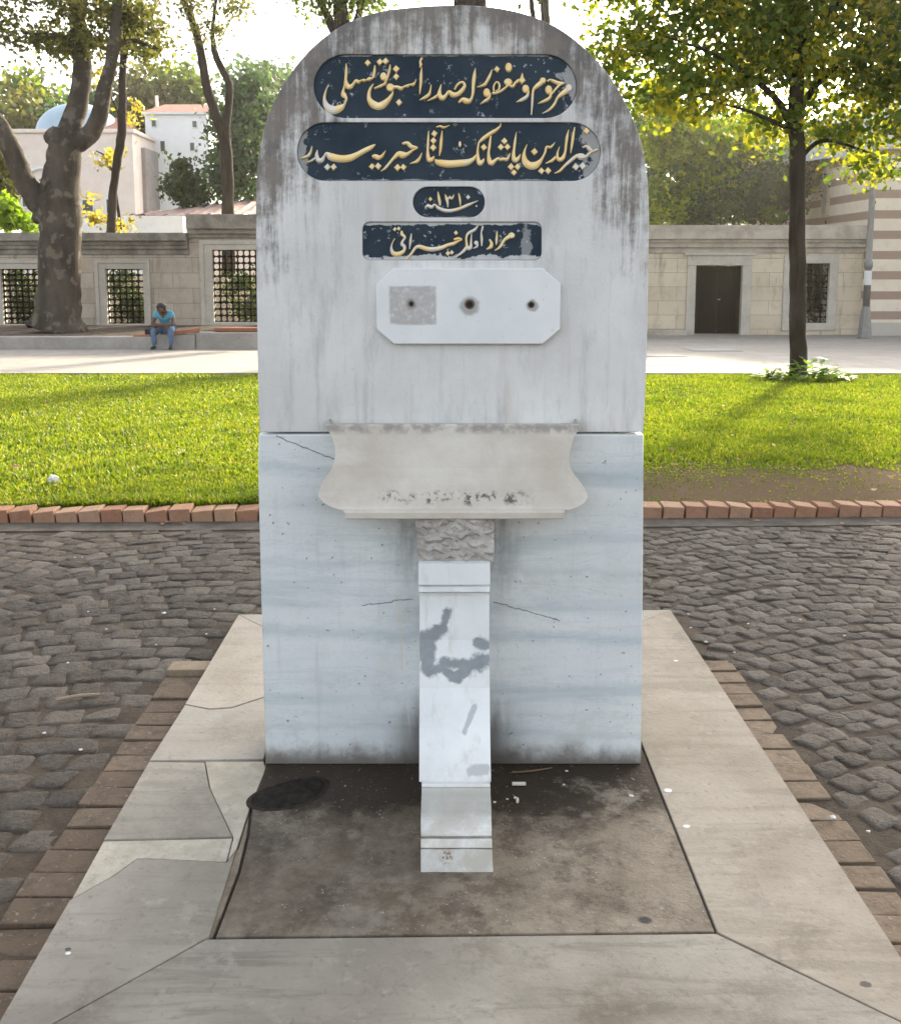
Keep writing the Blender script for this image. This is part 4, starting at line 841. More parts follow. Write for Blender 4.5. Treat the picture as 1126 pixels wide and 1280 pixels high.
# lamp post
LY = 27.6; lb = at(1080.5, 419, LY); lp = thing('street_lamp', 'grey metal lamp post with a flared base in front of the wall end', 'street lamp', (lb.x, LY, pav_z(LY)))
M_LP = plain('grey_lamp_metal', (.22, .21, .20), .55, .4, .35, 8); sc = 1 / FPX * LY * 1.0
def lpx(py): return at(1080, py, LY).z
bm = bmesh.new(); gx = lb.x; gz = pav_z(LY)
tube(bm, [(gx, LY, gz), (gx, LY, gz + .06), (gx, LY, gz + .06), (gx, LY, lpx(384)), (gx, LY, lpx(383))], [9.8 * sc, 9.8 * sc, 9 * sc, 5.4 * sc, 5.0 * sc], 8); part('base', bm, M_LP, lp)
bm = bmesh.new(); tube(bm, [(gx, LY, lpx(384)), (gx, LY, lpx(335)), (gx, LY, lpx(334)), (gx, LY, lpx(327)), (gx, LY, lpx(326)), (gx, LY, lpx(300)), (gx, LY, lpx(170)), (gx, LY, lpx(-40)), (gx, LY, 10.2)], [4.4 * sc, 4.2 * sc, 5.2 * sc, 5.2 * sc, 4 * sc, 3.8 * sc, 3.5 * sc, 3 * sc, 2.6 * sc], 14); part('pole', bm, M_LP, lp, None, True)
bm = bmesh.new(); tube(bm, [(gx, LY, lpx(356)), (gx, LY, lpx(338))], [4.6 * sc] * 2, 14); part('paper_notice', bm, plain('torn_paper', (.6, .6, .58), .8), lp)
bm = bmesh.new(); tube(bm, [(gx, LY, 10.1), (gx - .5, LY - .3, 10.6), (gx - 1.1, LY - .6, 10.7)], [.05, .045, .04], 10); part('lamp_arm', bm, M_LP, lp)
bm = bmesh.new(); tube(bm, [(gx - 1.0, LY - .55, 10.72), (gx - 1.25, LY - .7, 10.7), (gx - 1.7, LY - .95, 10.66)], [.06, .14, .05], 12); part('lamp_head', bm, M_LP, lp)
# manhole covers
for i, (x0, x1, y0, y1, lb_) in enumerate(((866, 910, 435, 439, 'grey cover plate in the pavement in front of the iron gate'), (806, 842, 441, 446, 'rectangular cover plate in the pavement close to the fountain, farther of two'), (806, 846, 452, 457, 'rectangular cover plate in the pavement close to the fountain, nearer of two'))):
    zz = -.3; a = atz(x0, y1, pav_z(18.5)); b = atz(x1, y0, pav_z(18.5)); Y0 = a.y
    for _ in range(4): a = atz(x0, y1, pav_z(a.y)); b = atz(x1, y0, pav_z(b.y))
    t = thing('cover_plate', lb_, 'manhole cover', ((a.x + b.x) / 2, a.y, pav_z(a.y)), 'cover plates in the pavement'); sl_ = -.021
    Mx = Matrix.Translation(((a.x + b.x) / 2, (a.y + b.y) / 2, pav_z((a.y + b.y) / 2))) @ Matrix.Rotation(math.atan(-.021), 4, 'X'); hx, hy = (b.x - a.x) / 2, (b.y - a.y) / 2
    bm = bmesh.new(); box(bm, -hx, hx, -hy, hy, -.02, .008, Mx, .003); part('frame', bm, plain('plate_rim', (.16, .15, .14), .7), t)
    bm = bmesh.new(); box(bm, -hx + .05, hx - .05, -hy + .05, hy - .05, 0, .013, Mx, .003); part('lid', bm, plain('plate_lid', (.22, .205, .19), .7), t)

# ================================================================== TREES
def leaves(name, blobs, n, size, mat, parent, clump=.33, seed=1, flat=.6):
    """blobs: (px, py, rx_px, ry_px, Y, depth_m); leaf kites gathered in small clumps"""
    g = np.random.default_rng(seed); tot = sum(b[2] * b[3] for b in blobs); C = []
    for px, py, rx, ry, Y, dep in blobs:
        c = np.array(at(px, py, Y)); k = Y / FPX * 1.0; r = np.array([rx * k, dep, ry * k]); m_ = max(20, int(n * rx * ry / tot))
        nc = max(6, m_ // 34); u = g.normal(size=(nc, 3)); u /= np.linalg.norm(u, axis=1, keepdims=True); u *= (g.random((nc, 1)) ** .45)
        cl = c + u * r; idx = g.integers(0, nc, m_); cr = clump * (.5 + g.random(nc))
        C.append(cl[idx] + g.normal(size=(m_, 3)) * cr[idx][:, None] * np.array([1, 1, flat]))
    C = np.concatenate(C); n = len(C); d = g.normal(size=(n, 3)); d[:, 2] -= .3; d /= np.linalg.norm(d, axis=1, keepdims=True)
    e = np.cross(d, g.normal(size=(n, 3))); e /= np.linalg.norm(e, axis=1, keepdims=True) + 1e-9; s = size * (.55 + .8 * g.random(n))[:, None]
    nn = np.cross(d, e); V = np.empty((n, 4, 3)); V[:, 0] = C - d * s * .5; V[:, 1] = C + e * s * .36 + nn * s * .1; V[:, 2] = C + d * s * .6; V[:, 3] = C - e * s * .36 + nn * s * .1
    return npmesh(name, V.reshape(-1, 3), np.arange(n * 4).reshape(-1, 4), mat, parent)
def limb(bm, pts, Y, seed=0, dy=None, sides=12, jit=.06):
    """pts: (px, py, width_px)"""
    P = catmull(pts, 4); dy = dy or 0; L = [tuple(at(p[0], p[1], Y + dy * i / len(P))) for i, p in enumerate(P)]
    rr = random.Random(seed); L = [(x + rr.uniform(-.01, .01), y, z) for x, y, z in L]
    tube(bm, L, [max(.008, p[2] / 2 * (Y + dy * i / len(P)) / FPX) for i, p in enumerate(P)], sides, True, jit, seed)
def m_bark(name, c1, c2, sc=2.5, patch=None):
    m = MT(name); v = m.map((1, 1, .35)); a = m.noise(sc, 6, .7, v); col = m.mix(m.step(a, .35, .65), c1, c2); b = m.noise(sc * 8, 6, .7, v)
    col = m.mix(m.math('MULTIPLY', m.step(b, .5, .7), .5), col, tuple(q * .45 for q in c1))
    if patch: col = m.mix(m.math('MULTIPLY', m.step(m.noise(sc * 1.6, 3, .5), .55, .63), .8), col, patch)
    return m.fin(col, .95, m.bump(b, .8, .03), 0, .1)
M_BK1 = m_bark('plane_tree_bark', (.048, .039, .03), (.10, .083, .065), 2.2, (.15, .128, .10)); M_BK2 = m_bark('dark_bark', (.028, .021, .016), (.055, .043, .033), 4); M_BK3 = m_bark('brown_bark', (.034, .025, .018), (.065, .05, .038), 5)
L_GRN = leafmat('green_leaf', (.045, .078, .012), (.08, .12, .016), (.15, .165, .025), .5); L_YEL = leafmat('yellow_lit_leaf', (.14, .15, .012), (.27, .25, .018), (.42, .34, .025), .6)  # L_YEL: the yellow of sunlit leaves is put into the leaf colour
L_YG = leafmat('lit_green_leaf', (.11, .16, .013), (.22, .27, .018), (.38, .38, .03), .65)  # backlight on the garden foliage is put into this brighter colour
L_DRK = leafmat('dark_leaf', (.02, .035, .012), (.035, .055, .016), (.06, .08, .022), .35); L_OLV = leafmat('olive_leaf', (.06, .07, .025), (.10, .10, .035), (.17, .15, .04), .4)
L_BLU = leafmat('blue_green_leaf', (.035, .07, .035), (.055, .10, .05), (.09, .13, .06), .35); L_GLD = leafmat('golden_leaf', (.22, .17, .03), (.32, .25, .04), (.40, .33, .08), .4)
def tree(name, label, cat, base, limbs, Y, bark, crowns, group=None):
    """base (px, ground z)"""
    b = at(base[0], 400, Y); t = thing(name, label, cat, (b.x, Y, base[1]), group)
    if limbs:
        bm = bmesh.new()
        for i, (pts, dy) in enumerate(limbs): limb(bm, pts, Y, i + 1, dy)
        part('trunk', bm, bark, t, None, True)
    for i, (blobs, n, size, mat, cl) in enumerate(crowns):
        leaves('crown' if i == 0 else 'foliage', blobs, n, size, mat, t, cl, hash_(name + label) + i)
    return t
def hash_(s): return sum((i + 3) * ord(ch) for i, ch in enumerate(s)) % 99991
# big plane tree left
PY = 25.0
tree('plane_tree', 'thick pale plane tree with forked knobbly limbs in front of the left wall', 'tree', (72, zs), [
    ([(72, 412, 80), (72, 400, 62), (73, 375, 54), (75, 330, 51), (76, 285, 50), (74, 255, 52), (76, 235, 48), (80, 205, 42), (82, 180, 40), (84, 165, 36)], .0),
    ([(58, 262, 34), (46, 248, 30), (30, 225, 26), (16, 190, 24), (0, 158, 22), (-22, 130, 20), (-50, 80, 17)], -.8),
    ([(82, 185, 30), (88, 160, 27), (98, 125, 24), (103, 85, 22), (98, 40, 20), (94, 0, 17), (88, -50, 14)], .6),
    ([(88, 180, 28), (110, 170, 23), (124, 145, 21), (130, 115, 18), (138, 80, 15), (144, 45, 14), (146, 5, 12), (150, -50, 10)], -.5),
    ([(62, 175, 18), (70, 170, 24), (80, 176, 26)], -.2), ([(45, 275, 12), (52, 268, 20), (62, 272, 24)], -.3), ([(62, 222, 12), (60, 228, 18), (66, 236, 22)], -.4),
    ([(100, 60, 10), (75, 45, 7), (40, 42, 4), (25, 38, 2)], .5), ([(142, 60, 8), (165, 50, 5), (195, 60, 3)], .4)], PY, M_BK1,
    [([(60, 48, 46, 22, 25.5, .9), (108, 55, 34, 22, 25.2, .8), (165, 28, 42, 24, 25.4, .9), (120, 10, 60, 16, 25, 1.2), (190, 62, 26, 16, 25.6, .7), (40, -30, 70, 30, 25, 1.4), (150, -40, 70, 34, 25, 1.4), (-20, 20, 30, 30, 24.5, .9)], 9500, .125, L_OLV, .26)])
tree('thin_tree', 'thin dark leaning tree just right of the thick plane tree', 'tree', (141, -.62), [([(140, 330, 12), (139, 290, 11), (141, 245, 10), (146, 205, 10), (151, 175, 11), (153, 140, 10), (153, 100, 9), (155, 60, 8), (152, 20, 7), (150, -30, 5)], 0), ([(153, 90, 6), (162, 50, 4), (175, 20, 3)], .3)], 31.5, M_BK2,
     [([(168, 40, 34, 30, 31.5, 1), (150, 5, 40, 20, 31.5, 1), (160, -40, 60, 30, 31.5, 1.4)], 3200, .13, L_OLV, .28)])
tree('yellow_sapling', 'sapling with bright golden leaves behind the thin dark tree', 'sapling', (150, -.62), [([(150, 330, 5), (150, 280, 4), (143, 220, 3), (150, 150, 2), (125, 95, 2)], 0), ([(143, 220, 3), (132, 196, 2), (120, 188, 1.5)], .2)], 33, M_BK2,
     [([(170, 138, 13, 14, 33, .4), (132, 198, 15, 16, 33, .5), (122, 258, 14, 22, 33, .5), (152, 278, 14, 14, 33, .4), (118, 88, 14, 10, 33, .4)], 520, .17, L_GLD, .2)])
tree('forked_tree', 'dark forked tree standing above the wall near the fountain', 'tree', (285, -.62), [
    ([(286, 345, 17), (285, 265, 15), (284, 215, 15), (281, 175, 14), (270, 145, 12), (258, 105, 11), (249, 55, 10), (240, 25, 9), (228, -5, 8), (215, -50, 6)], 0),
    ([(281, 175, 12), (284, 140, 10), (287, 108, 9), (277, 85, 9), (269, 68, 8), (266, 40, 5), (270, 0, 4), (278, -40, 3)], .4)], 32.5, M_BK2,
    [([(262, 42, 22, 16, 32.5, .6), (285, 8, 28, 16, 32.5, .8), (240, 12, 22, 14, 32.5, .7), (245, -40, 60, 30, 32.5, 1.3)], 2800, .125, L_OLV, .24)])
tree('tree', 'tree whose limbs rise just left of the fountain top', 'tree', (428, -.55), [([(430, 320, 30), (430, 150, 27), (430, 70, 24), (428, 30, 20), (424, -10, 16), (420, -60, 12)], 0), ([(428, 60, 14), (410, 22, 10), (395, -8, 8), (380, -40, 5)], .4), ([(432, 55, 12), (448, 20, 9), (455, -20, 7)], -.3)], 26.5, M_BK2,
     [([(398, 6, 26, 14, 26.5, .7), (450, 2, 34, 10, 26.5, .7), (425, -30, 90, 26, 26.5, 1.6)], 4000, .12, L_GRN, .25)])
tree('tree', 'thick trunk rising straight behind the top of the fountain', 'tree', (590, -.5), [([(590, 330, 48), (589, 100, 42), (588, 4, 40), (587, -60, 36), (590, -140, 28)], 0)], 24.0, M_BK2, [([(560, -75, 90, 34, 24, 1.8), (650, -60, 60, 30, 24, 1.6)], 3000, .17, L_DRK, .3)])
tree('tree', 'pair of slim trunks rising behind the right shoulder of the fountain', 'tree', (682, -.55), [([(682, 330, 12), (682, 80, 11), (681, 10, 11), (680, -60, 9)], 0), ([(676, 330, 8), (668, 60, 7), (664, 0, 6), (660, -60, 5)], .5)], 27, M_BK2, [([(690, -40, 60, 26, 27, 1.2)], 1200, .17, L_DRK, .3)])
# near right tree on lawn edge
NY = 15.4; nb = at(998, 474, NY)
crown_b = [(930, 60, 110, 44, 15.2, 1.5), (1050, 70, 95, 50, 15.4, 1.5), (800, 45, 75, 34, 15.6, 1.3), (860, 110, 80, 34, 15.0, 1.3), (1000, 5, 160, 42, 15.4, 1.9), (1110, 130, 60, 50, 15.8, 1.2), (960, 150, 55, 22, 15.6, 1.1), (1085, 205, 42, 18, 16.2, .9), (1040, 165, 36, 26, 15.8, .9),
           (760, 90, 36, 30, 16.2, .9), (1160, 40, 90, 80, 15.4, 1.8), (980, -80, 230, 70, 15.4, 2.6), (800, -60, 110, 50, 15.5, 2.0), (1180, -80, 130, 90, 15.4, 2.4), (1000, -180, 220, 80, 15.2, 2.8)]
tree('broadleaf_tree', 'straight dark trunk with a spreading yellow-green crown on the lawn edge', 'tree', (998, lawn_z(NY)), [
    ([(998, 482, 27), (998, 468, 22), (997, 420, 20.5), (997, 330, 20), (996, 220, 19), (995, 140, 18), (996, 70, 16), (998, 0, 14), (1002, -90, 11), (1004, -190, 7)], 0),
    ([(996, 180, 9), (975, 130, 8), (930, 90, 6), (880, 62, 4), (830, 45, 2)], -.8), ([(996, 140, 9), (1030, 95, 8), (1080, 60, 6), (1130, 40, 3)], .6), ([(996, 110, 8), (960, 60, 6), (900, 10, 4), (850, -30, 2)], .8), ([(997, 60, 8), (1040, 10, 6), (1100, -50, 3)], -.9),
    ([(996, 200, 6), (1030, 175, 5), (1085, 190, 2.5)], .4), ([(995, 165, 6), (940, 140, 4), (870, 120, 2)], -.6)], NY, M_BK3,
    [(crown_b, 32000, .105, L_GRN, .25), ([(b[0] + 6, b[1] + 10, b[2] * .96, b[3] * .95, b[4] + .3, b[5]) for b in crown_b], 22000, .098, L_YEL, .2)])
# garden trees behind the right wall
tree('garden_tree', 'dense tree behind the wall with yellow-green drooping foliage', 'tree', (885, -.6), [([(885, 330, 26), (880, 240, 22), (868, 150, 16), (860, 80, 10)], 0)], 36, M_BK2,
     [([(880, 205, 66, 45, 35.6, 1.6), (860, 255, 60, 28, 35.2, 1.4), (925, 180, 36, 30, 36, 1.2), (840, 160, 44, 30, 36.5, 1.3)], 7000, .23, L_GRN, .4), ([(885, 185, 62, 40, 35.0, 1.3), (930, 160, 36, 26, 36.0, 1.2), (900, 232, 42, 26, 34.6, .9), (840, 262, 44, 16, 34.6, .8)], 9000, .17, L_YG, .3)])
tree('willow', 'weeping tree with hanging pale strands right of the fountain', 'tree', (822, -.6), [([(822, 330, 16), (820, 220, 13), (822, 120, 9)], 0)], 38.5, M_BK2,
     [([(812 + 9 * i, 165 + (i % 3) * 9, 4.5, 46, 34.5 + .3 * i, .25) for i in range(5)] + [(820, 118, 30, 20, 35, 1)], 4600, .17, L_YG, .13), ([(806, 190, 26, 60, 39.5, 1.0), (846, 175, 22, 46, 39.5, 1)], 2400, .24, L_BLU, .35)])
tree('dark_tree', 'tall dark tree behind the wall, filling the space under the crown', 'tree', (940, -.6), [([(945, 330, 22), (942, 200, 18), (938, 90, 12)], 0)], 42, M_BK2,
     [([(985, 225, 30, 40, 41, 1.3), (950, 250, 50, 22, 41, 1.3), (800, 250, 40, 24, 43, 1.6)], 4200, .28, L_GRN, .55)])
tree('dark_shrub', 'dark rounded shrub spilling over the wall top beside the gate', 'shrub', (915, -.6), [], 33, M_BK2, [([(905, 262, 48, 26, 33, 1), (950, 230, 42, 48, 33.6, 1.1), (985, 245, 26, 36, 33.5, .9), (898, 372, 44, 50, 33.6, .7), (1010, 365, 34, 46, 33.6, .7), (940, 320, 120, 20, 33.6, .6)], 13000, .15, L_DRK, .3)])  # lower blobs are added dark leaves that blacken the gate and window openings
tree('climbing_plant', 'leafy upright climber on top of the wall beside the dark trunk', 'climber', (966, -.6), [([(966, 320, 3), (964, 280, 2.5), (962, 245, 1.5)], 0)], 32.2, M_BK2, [([(962, 256, 6, 18, 32, .25), (970, 272, 12, 6, 32, .25)], 170, .2, L_GRN, .1)])
tree('climbing_plant', 'ivy trailing over the corner of the striped building', 'climber', (1012, -.6), [], 34.0, M_BK2, [([(1022, 208, 17, 10, 34, .4), (1008, 230, 8, 16, 34, .4)], 700, .16, L_YEL, .2)])
# left background
tree('leafy_tree', 'bushy bluish green tree beside the white house, left of the fountain', 'tree', (290, -.6), [([(290, 300, 16), (292, 220, 12), (296, 140, 8)], 0)], 46, M_BK2,
     [([(302, 165, 32, 56, 46, 2.2), (322, 140, 30, 52, 46.5, 2), (283, 212, 26, 34, 45.5, 1.4), (312, 215, 36, 40, 45.5, 1.8), (304, 118, 18, 22, 46, 1.2)], 9000, .25, L_BLU, .36)])
tree('conifer', 'small dark conifer in front of the white house', 'tree', (228, -.6), [([(228, 300, 6), (228, 200, 3)], 0)], 44, M_BK2, [([(230, 236, 18, 16, 44, .7), (228, 212, 8, 14, 44, .4), (242, 246, 18, 10, 44, .6)], 2300, .2, L_DRK, .3)])
tree('shrub', 'bright green fern-like shrub over the wall at the left edge', 'shrub', (15, -.6), [], 30, M_BK2, [([(12, 276, 20, 12, 30, .5), (38, 284, 12, 6, 30, .4), (8, 258, 10, 14, 30, .4)], 650, .22, leafmat('lime_leaf', (.12, .2, .015), (.18, .27, .02), (.25, .32, .03), .5), .14)])
tree('shrub', 'olive leafy shrub at the left edge beside the plane tree limb', 'shrub', (5, -.6), [], 34, M_BK2, [([(4, 225, 16, 34, 34, .6), (-14, 200, 20, 40, 34, .8)], 1500, .2, L_OLV, .25)])
for i, (px, py, rx, ry, Y, lb_) in enumerate(((15, 150, 45, 38, 82, 'hazy round tree on the slope at the far left'), (38, 112, 26, 22, 88, 'small pale treetop on the slope above the blue dome'), (100, 140, 48, 32, 84, 'hazy tree on the slope behind the dome, right of its finial'), (175, 120, 42, 34, 86, 'hazy tree on the slope between dome and white house'), (225, 112, 38, 32, 88, 'hazy tree on the slope above the red roof'), (330, 105, 44, 30, 90, 'pale tree on the slope behind the bushy green tree'))):
    tree('hillside_tree', lb_, 'tree', (px, 2.0), [([(px, py + 120, 8), (px, py + 30, 6), (px, py, 4)], 0)], Y, M_BK2, [([(px, py, rx, ry, Y, 3), (px + 12, py + 26, rx, ry, Y + 1, 3), (px - 8, py + 60, rx * 1.1, ry * 1.3, Y, 3)], 3200, .55, (L_OLV, L_GRN, L_BLU)[i % 3], .8)], 'trees on the slope behind the buildings')
# plants behind the barred windows
for (px, lb_) in ((30, 'ivy seen through the leftmost barred window'), (160, 'greenery seen through the barred window between plane tree and man'), (312, 'leafy branches seen through the tall barred window')):
    tree('garden_shrub', lb_, 'shrub', (px, -.6), [], 30.5, M_BK2, [([(px + 8, 385, 22, 30, 30.6, .5), (px - 12, 350, 14, 18, 30.8, .4)], 1500, .12, L_DRK, .2)])
bm = bmesh.new(); box(bm, at(-200, 300, 33).x, at(330, 300, 33).x, 33.6, 33.9, -.6, at(0, 345, 33).z); tag(part('low_wall', bm, M_WR, None, (at(60, 300, 33).x, 33.7, -.6)), 'pale low wall glimpsed through the barred windows', 'wall')
# plants at the near tree's foot
def broad(name, label, px, py, rx, n, Y, size, seed):
    c = at(px, py, Y); t = thing(name, label, 'plant', (c.x, Y, lawn_z(Y))); g = np.random.default_rng(seed); V = []; F = []
    for i in range(n):
        a = g.random() * 6.283; r = rx * math.sqrt(g.random()); b = np.array([c.x + r * math.cos(a), Y + r * math.sin(a) * .8, lawn_z(Y) + .02 + (.32 * (1 - r / rx) + .06) * g.random()])
        d = np.array([math.cos(a), math.sin(a), g.uniform(-.2, .7)]); d /= np.linalg.norm(d); e = np.cross(d, [0, 0, 1]); e /= np.linalg.norm(e); nn = np.cross(e, d); s = size * g.uniform(.6, 1.2); k = len(V)
        V += [b, b + d * s * .35 + e * s * .3, b + d * s - nn * s * .12, b + d * s * .35 - e * s * .3]; F.append((k, k + 1, k + 2, k + 3))
    npmesh('leaves', V, F, L_LIME, t); bm = bmesh.new()
    for i in range(12):
        a = g.random() * 6.283; tube(bm, [(c.x, Y, lawn_z(Y) - .02), (c.x + math.cos(a) * rx * .5, Y + math.sin(a) * rx * .4, lawn_z(Y) + .16)], [.006, .004], 5)
    part('stems', bm, L_GRN, t)
L_LIME = leafmat('fresh_leaf', (.08, .16, .02), (.13, .23, .03), (.24, .30, .06), .45)
broad('ground_plant', 'clump of fresh broad leaves round the foot of the near tree', 1012, 466, .58, 330, 15.1, .17, 4)
broad('ground_plant', 'small sprig of broad leaves left of the near tree foot', 962, 468, .2, 60, 15.2, .13, 5)

# ================================================================== FAR BUILDINGS
M_PINK = stone('pinkish_plaster', (.70, .60, .54), (.78, .69, .63), 1, .2, .85, (.45, .38, .34), .3, 20); M_WHT = stone('white_plaster', (.66, .68, .70), (.74, .76, .77), 1, .2, .8, (.5, .5, .5), .25, 20)
M_DOME = plain('pale_blue_lead', (.36, .47, .55), .5, .1, .12, 2); M_TILE = stone('red_roof_tiles', (.34, .15, .11), (.45, .22, .16), 3, .5, .85); M_WIN = plain('dark_window_glass', (.05, .055, .06), .2)
DY = 56.0; def_ = lambda px, py, Y=DY: at(px, py, Y)
a, b = def_(18, 160), def_(165, 160); dm = thing('domed_building', 'pinkish building under a pale blue dome with a finial', 'building', ((a.x + b.x) / 2, DY + 3, -.6))
cxx = def_(80, 160).x; rad = (def_(133, 160).x - def_(26, 160).x) / 2; cyy = DY + rad; n = 32
bm = bmesh.new(); box(bm, a.x, b.x, DY, DY + 8, -.62, def_(0, 166).z, None, .05); part('wall', bm, M_PINK, dm)
bm = bmesh.new(); box(bm, a.x - .15, b.x + .15, DY - .15, DY + 8.1, def_(0, 166).z, def_(0, 161).z, None, .04); part('cornice', bm, M_PINK, dm)
zb_, zt_ = def_(0, 161).z, at(0, 129, DY + rad).z; bm = bmesh.new()
rings = [[bm.verts.new((cxx + rad * math.cos(t * math.pi / 2 / 10) * math.cos(2 * math.pi * j / n), cyy + rad * math.cos(t * math.pi / 2 / 10) * math.sin(2 * math.pi * j / n), zb_ + (zt_ - zb_) * math.sin(t * math.pi / 2 / 10))) for j in range(n)] for t in range(10)]
for i in range(9):
    for j in range(n): bm.faces.new((rings[i][j], rings[i][(j + 1) % n], rings[i + 1][(j + 1) % n], rings[i + 1][j]))
bm.faces.new(rings[-1]); dome = part('dome', bm, M_DOME, dm, None, True)
bm = bmesh.new(); tube(bm, [(cxx, cyy, zt_ - .1), (cxx, cyy, zt_ + .2), (cxx, cyy, zt_ + .35), (cxx, cyy, zt_ + .5), (cxx, cyy, zt_ + 1.0)], [.1, .07, .16, .05, .015], 10); part('finial', bm, M_DOME, dome)
def window(t, px0, px1, py0, py1, Y, fw=.08):
    i = wrect(px0, px1, py0, py1, Y); o = rect(i[0][0] - fw, i[1][0] + fw, i[0][1] - fw, i[2][1] + fw)
    f = part('window', prism(o, [i], Y - .06, Y + .02, 'XZ', bev=.01), M_WHT, t); part('pane', prism(i, (), Y - .03, Y + .01, 'XZ', bev=.002), M_WIN, f)
window(dm, 29, 40, 246, 258, DY); window(dm, 104, 116, 250, 264, DY); window(dm, 134, 142, 249, 266, DY)
bm = bmesh.new(); ac = def_(52, 224); L_ = [(ac.x + 1.1 * math.cos(t), DY - .06, ac.z - .9 + 1.5 * math.sin(t)) for t in np.linspace(.3, math.pi - .3, 12)]; tube(bm, L_, [.09] * 12, 8); part('arch_moulding', bm, M_WHT, dm)
bm = bmesh.new(); q0, q1 = def_(130, 143), def_(150, 160); 
xs0, xs1 = def_(112, 160).x, def_(152, 160).x; zz = def_(0, 161).z; 
vs = [bm.verts.new(p) for p in ((xs0, DY + .5, zz), (xs1, DY + .5, zz), (xs1, DY + 5, zz), (xs0, DY + 5, zz), ((xs0 + xs1) / 2 - .3, DY + 2.7, zz + 1.0), ((xs0 + xs1) / 2 + .3, DY + 2.7, zz + 1.0))]
for f in ((0, 1, 5, 4), (1, 2, 5), (2, 3, 4, 5), (3, 0, 4), (3, 2, 1, 0)): bm.faces.new([vs[k] for k in f])
part('side_roof', bm, M_TILE, dm)
HY = 60.0; a, b = at(183, 200, HY), at(262, 200, HY); hs = thing('white_house', 'tall white house with a red tiled roof edge, left of the bushy tree', 'house', ((a.x + b.x) / 2, HY + 4, -.6))
bm = bmesh.new(); box(bm, a.x, b.x, HY, HY + 8, -.62, at(0, 143, HY).z, None, .04); part('wall', bm, M_WHT, hs)
bm = bmesh.new(); zz = at(0, 143, HY).z; box(bm, a.x - .15, b.x + .15, HY - .2, HY + 8.2, zz, zz + .14, None, .03); part('cornice', bm, M_WHT, hs)
bm = bmesh.new(); z1 = zz + .14; z2 = at(0, 131, HY + 2).z
vs = [bm.verts.new(p) for p in ((a.x - .15, HY - .2, z1), (b.x + .15, HY - .2, z1), (b.x + .15, HY + 8.2, z1), (a.x - .15, HY + 8.2, z1), (a.x + .4, HY + 3, z2 + .2), (b.x - .4, HY + 3, z2 + .2))]
for f in ((0, 1, 5, 4), (1, 2, 5), (2, 3, 4, 5), (3, 0, 4), (3, 2, 1, 0)): bm.faces.new([vs[k] for k in f])
rf = part('roof', bm, M_TILE, hs); bm = bmesh.new(); q = at(196, 131, HY + 2); box(bm, q.x - .07, q.x + .07, HY + 1.9, HY + 2.1, z1 + .3, z2 + .55); part('chimney', bm, M_PINK, rf)
for r in ((190, 195, 150, 158), (241, 246, 151, 159), (201, 206, 176, 189), (238, 243, 178, 188)): window(hs, *r, HY, .05)
an = thing('sidewall', 'shadow-coloured narrow annex with tall dark openings between dome and white house', 'sidewall', (at(172, 250, 57.5).x, 58, -.6))
bm = bmesh.new(); box(bm, at(163, 200, 57.5).x, at(182, 200, 57.5).x, 57.5, 63, -.62, at(0, 184, 57.5).z, None, .04); part('wall', bm, stone('shaded_render', (.26, .23, .22), (.34, .31, .3), 1, .3), an)  # shadow on the white house's side face is put into this grey
for r in ((163.5, 169, 192, 220), (163.5, 169, 230, 252)): window(an, *r, 57.5, .04)
bm = bmesh.new(); tube(bm, [(at(175, 250, 57.3).x, 57.35, -.6), (at(175, 250, 57.3).x, 57.35, at(0, 186, 57.3).z)], [.09, .09], 10); part('drainpipe', bm, M_WHT, an)
# low white wall and sunken tiled roof behind the garden wall
bm = bmesh.new(); box(bm, at(90, 280, 37).x, at(229, 280, 37).x, 37, 37.4, -.62, at(0, 270, 37).z, None, .03); tag(part('low_white_wall', bm, M_WHT, None, (at(160, 280, 37).x, 37.2, -.6)), 'bright white garden wall showing above the stone coping', 'wall')
rt = thing('low_shed', 'low shed with a worn pinkish tiled roof below the bushy tree', 'shed', (at(240, 260, 41).x, 42, -.6)); x0, x1 = at(160, 260, 40).x, at(345, 260, 40).x
bm = bmesh.new(); box(bm, x0 + .2, x1 - .2, 40.3, 45, -.62, at(0, 268, 40).z - .02); part('wall', bm, M_PINK, rt)
bm = bmesh.new(); zz0, zz1 = at(0, 268, 40).z, at(0, 249, 45).z; g = []
for j in range(9):
    r_ = []
    for i in range(40): f = i / 39; r_.append(bm.verts.new((x0 + (x1 - x0) * f, 40 + 5 * j / 8, zz0 + (zz1 - zz0) * j / 8 * (.45 + .55 * min(1, f * 1.6)) + .05 * math.sin(i * 2.1) + rr.uniform(-.05, .05))))
    g.append(r_)
for j in range(8):
    for i in range(39): bm.faces.new((g[j][i], g[j][i + 1], g[j + 1][i + 1], g[j + 1][i]))
part('roof', bm, stone('worn_pink_tiles', (.34, .22, .18), (.46, .33, .28), 2, .8, .9, (.2, .14, .12), .5, 18), rt)

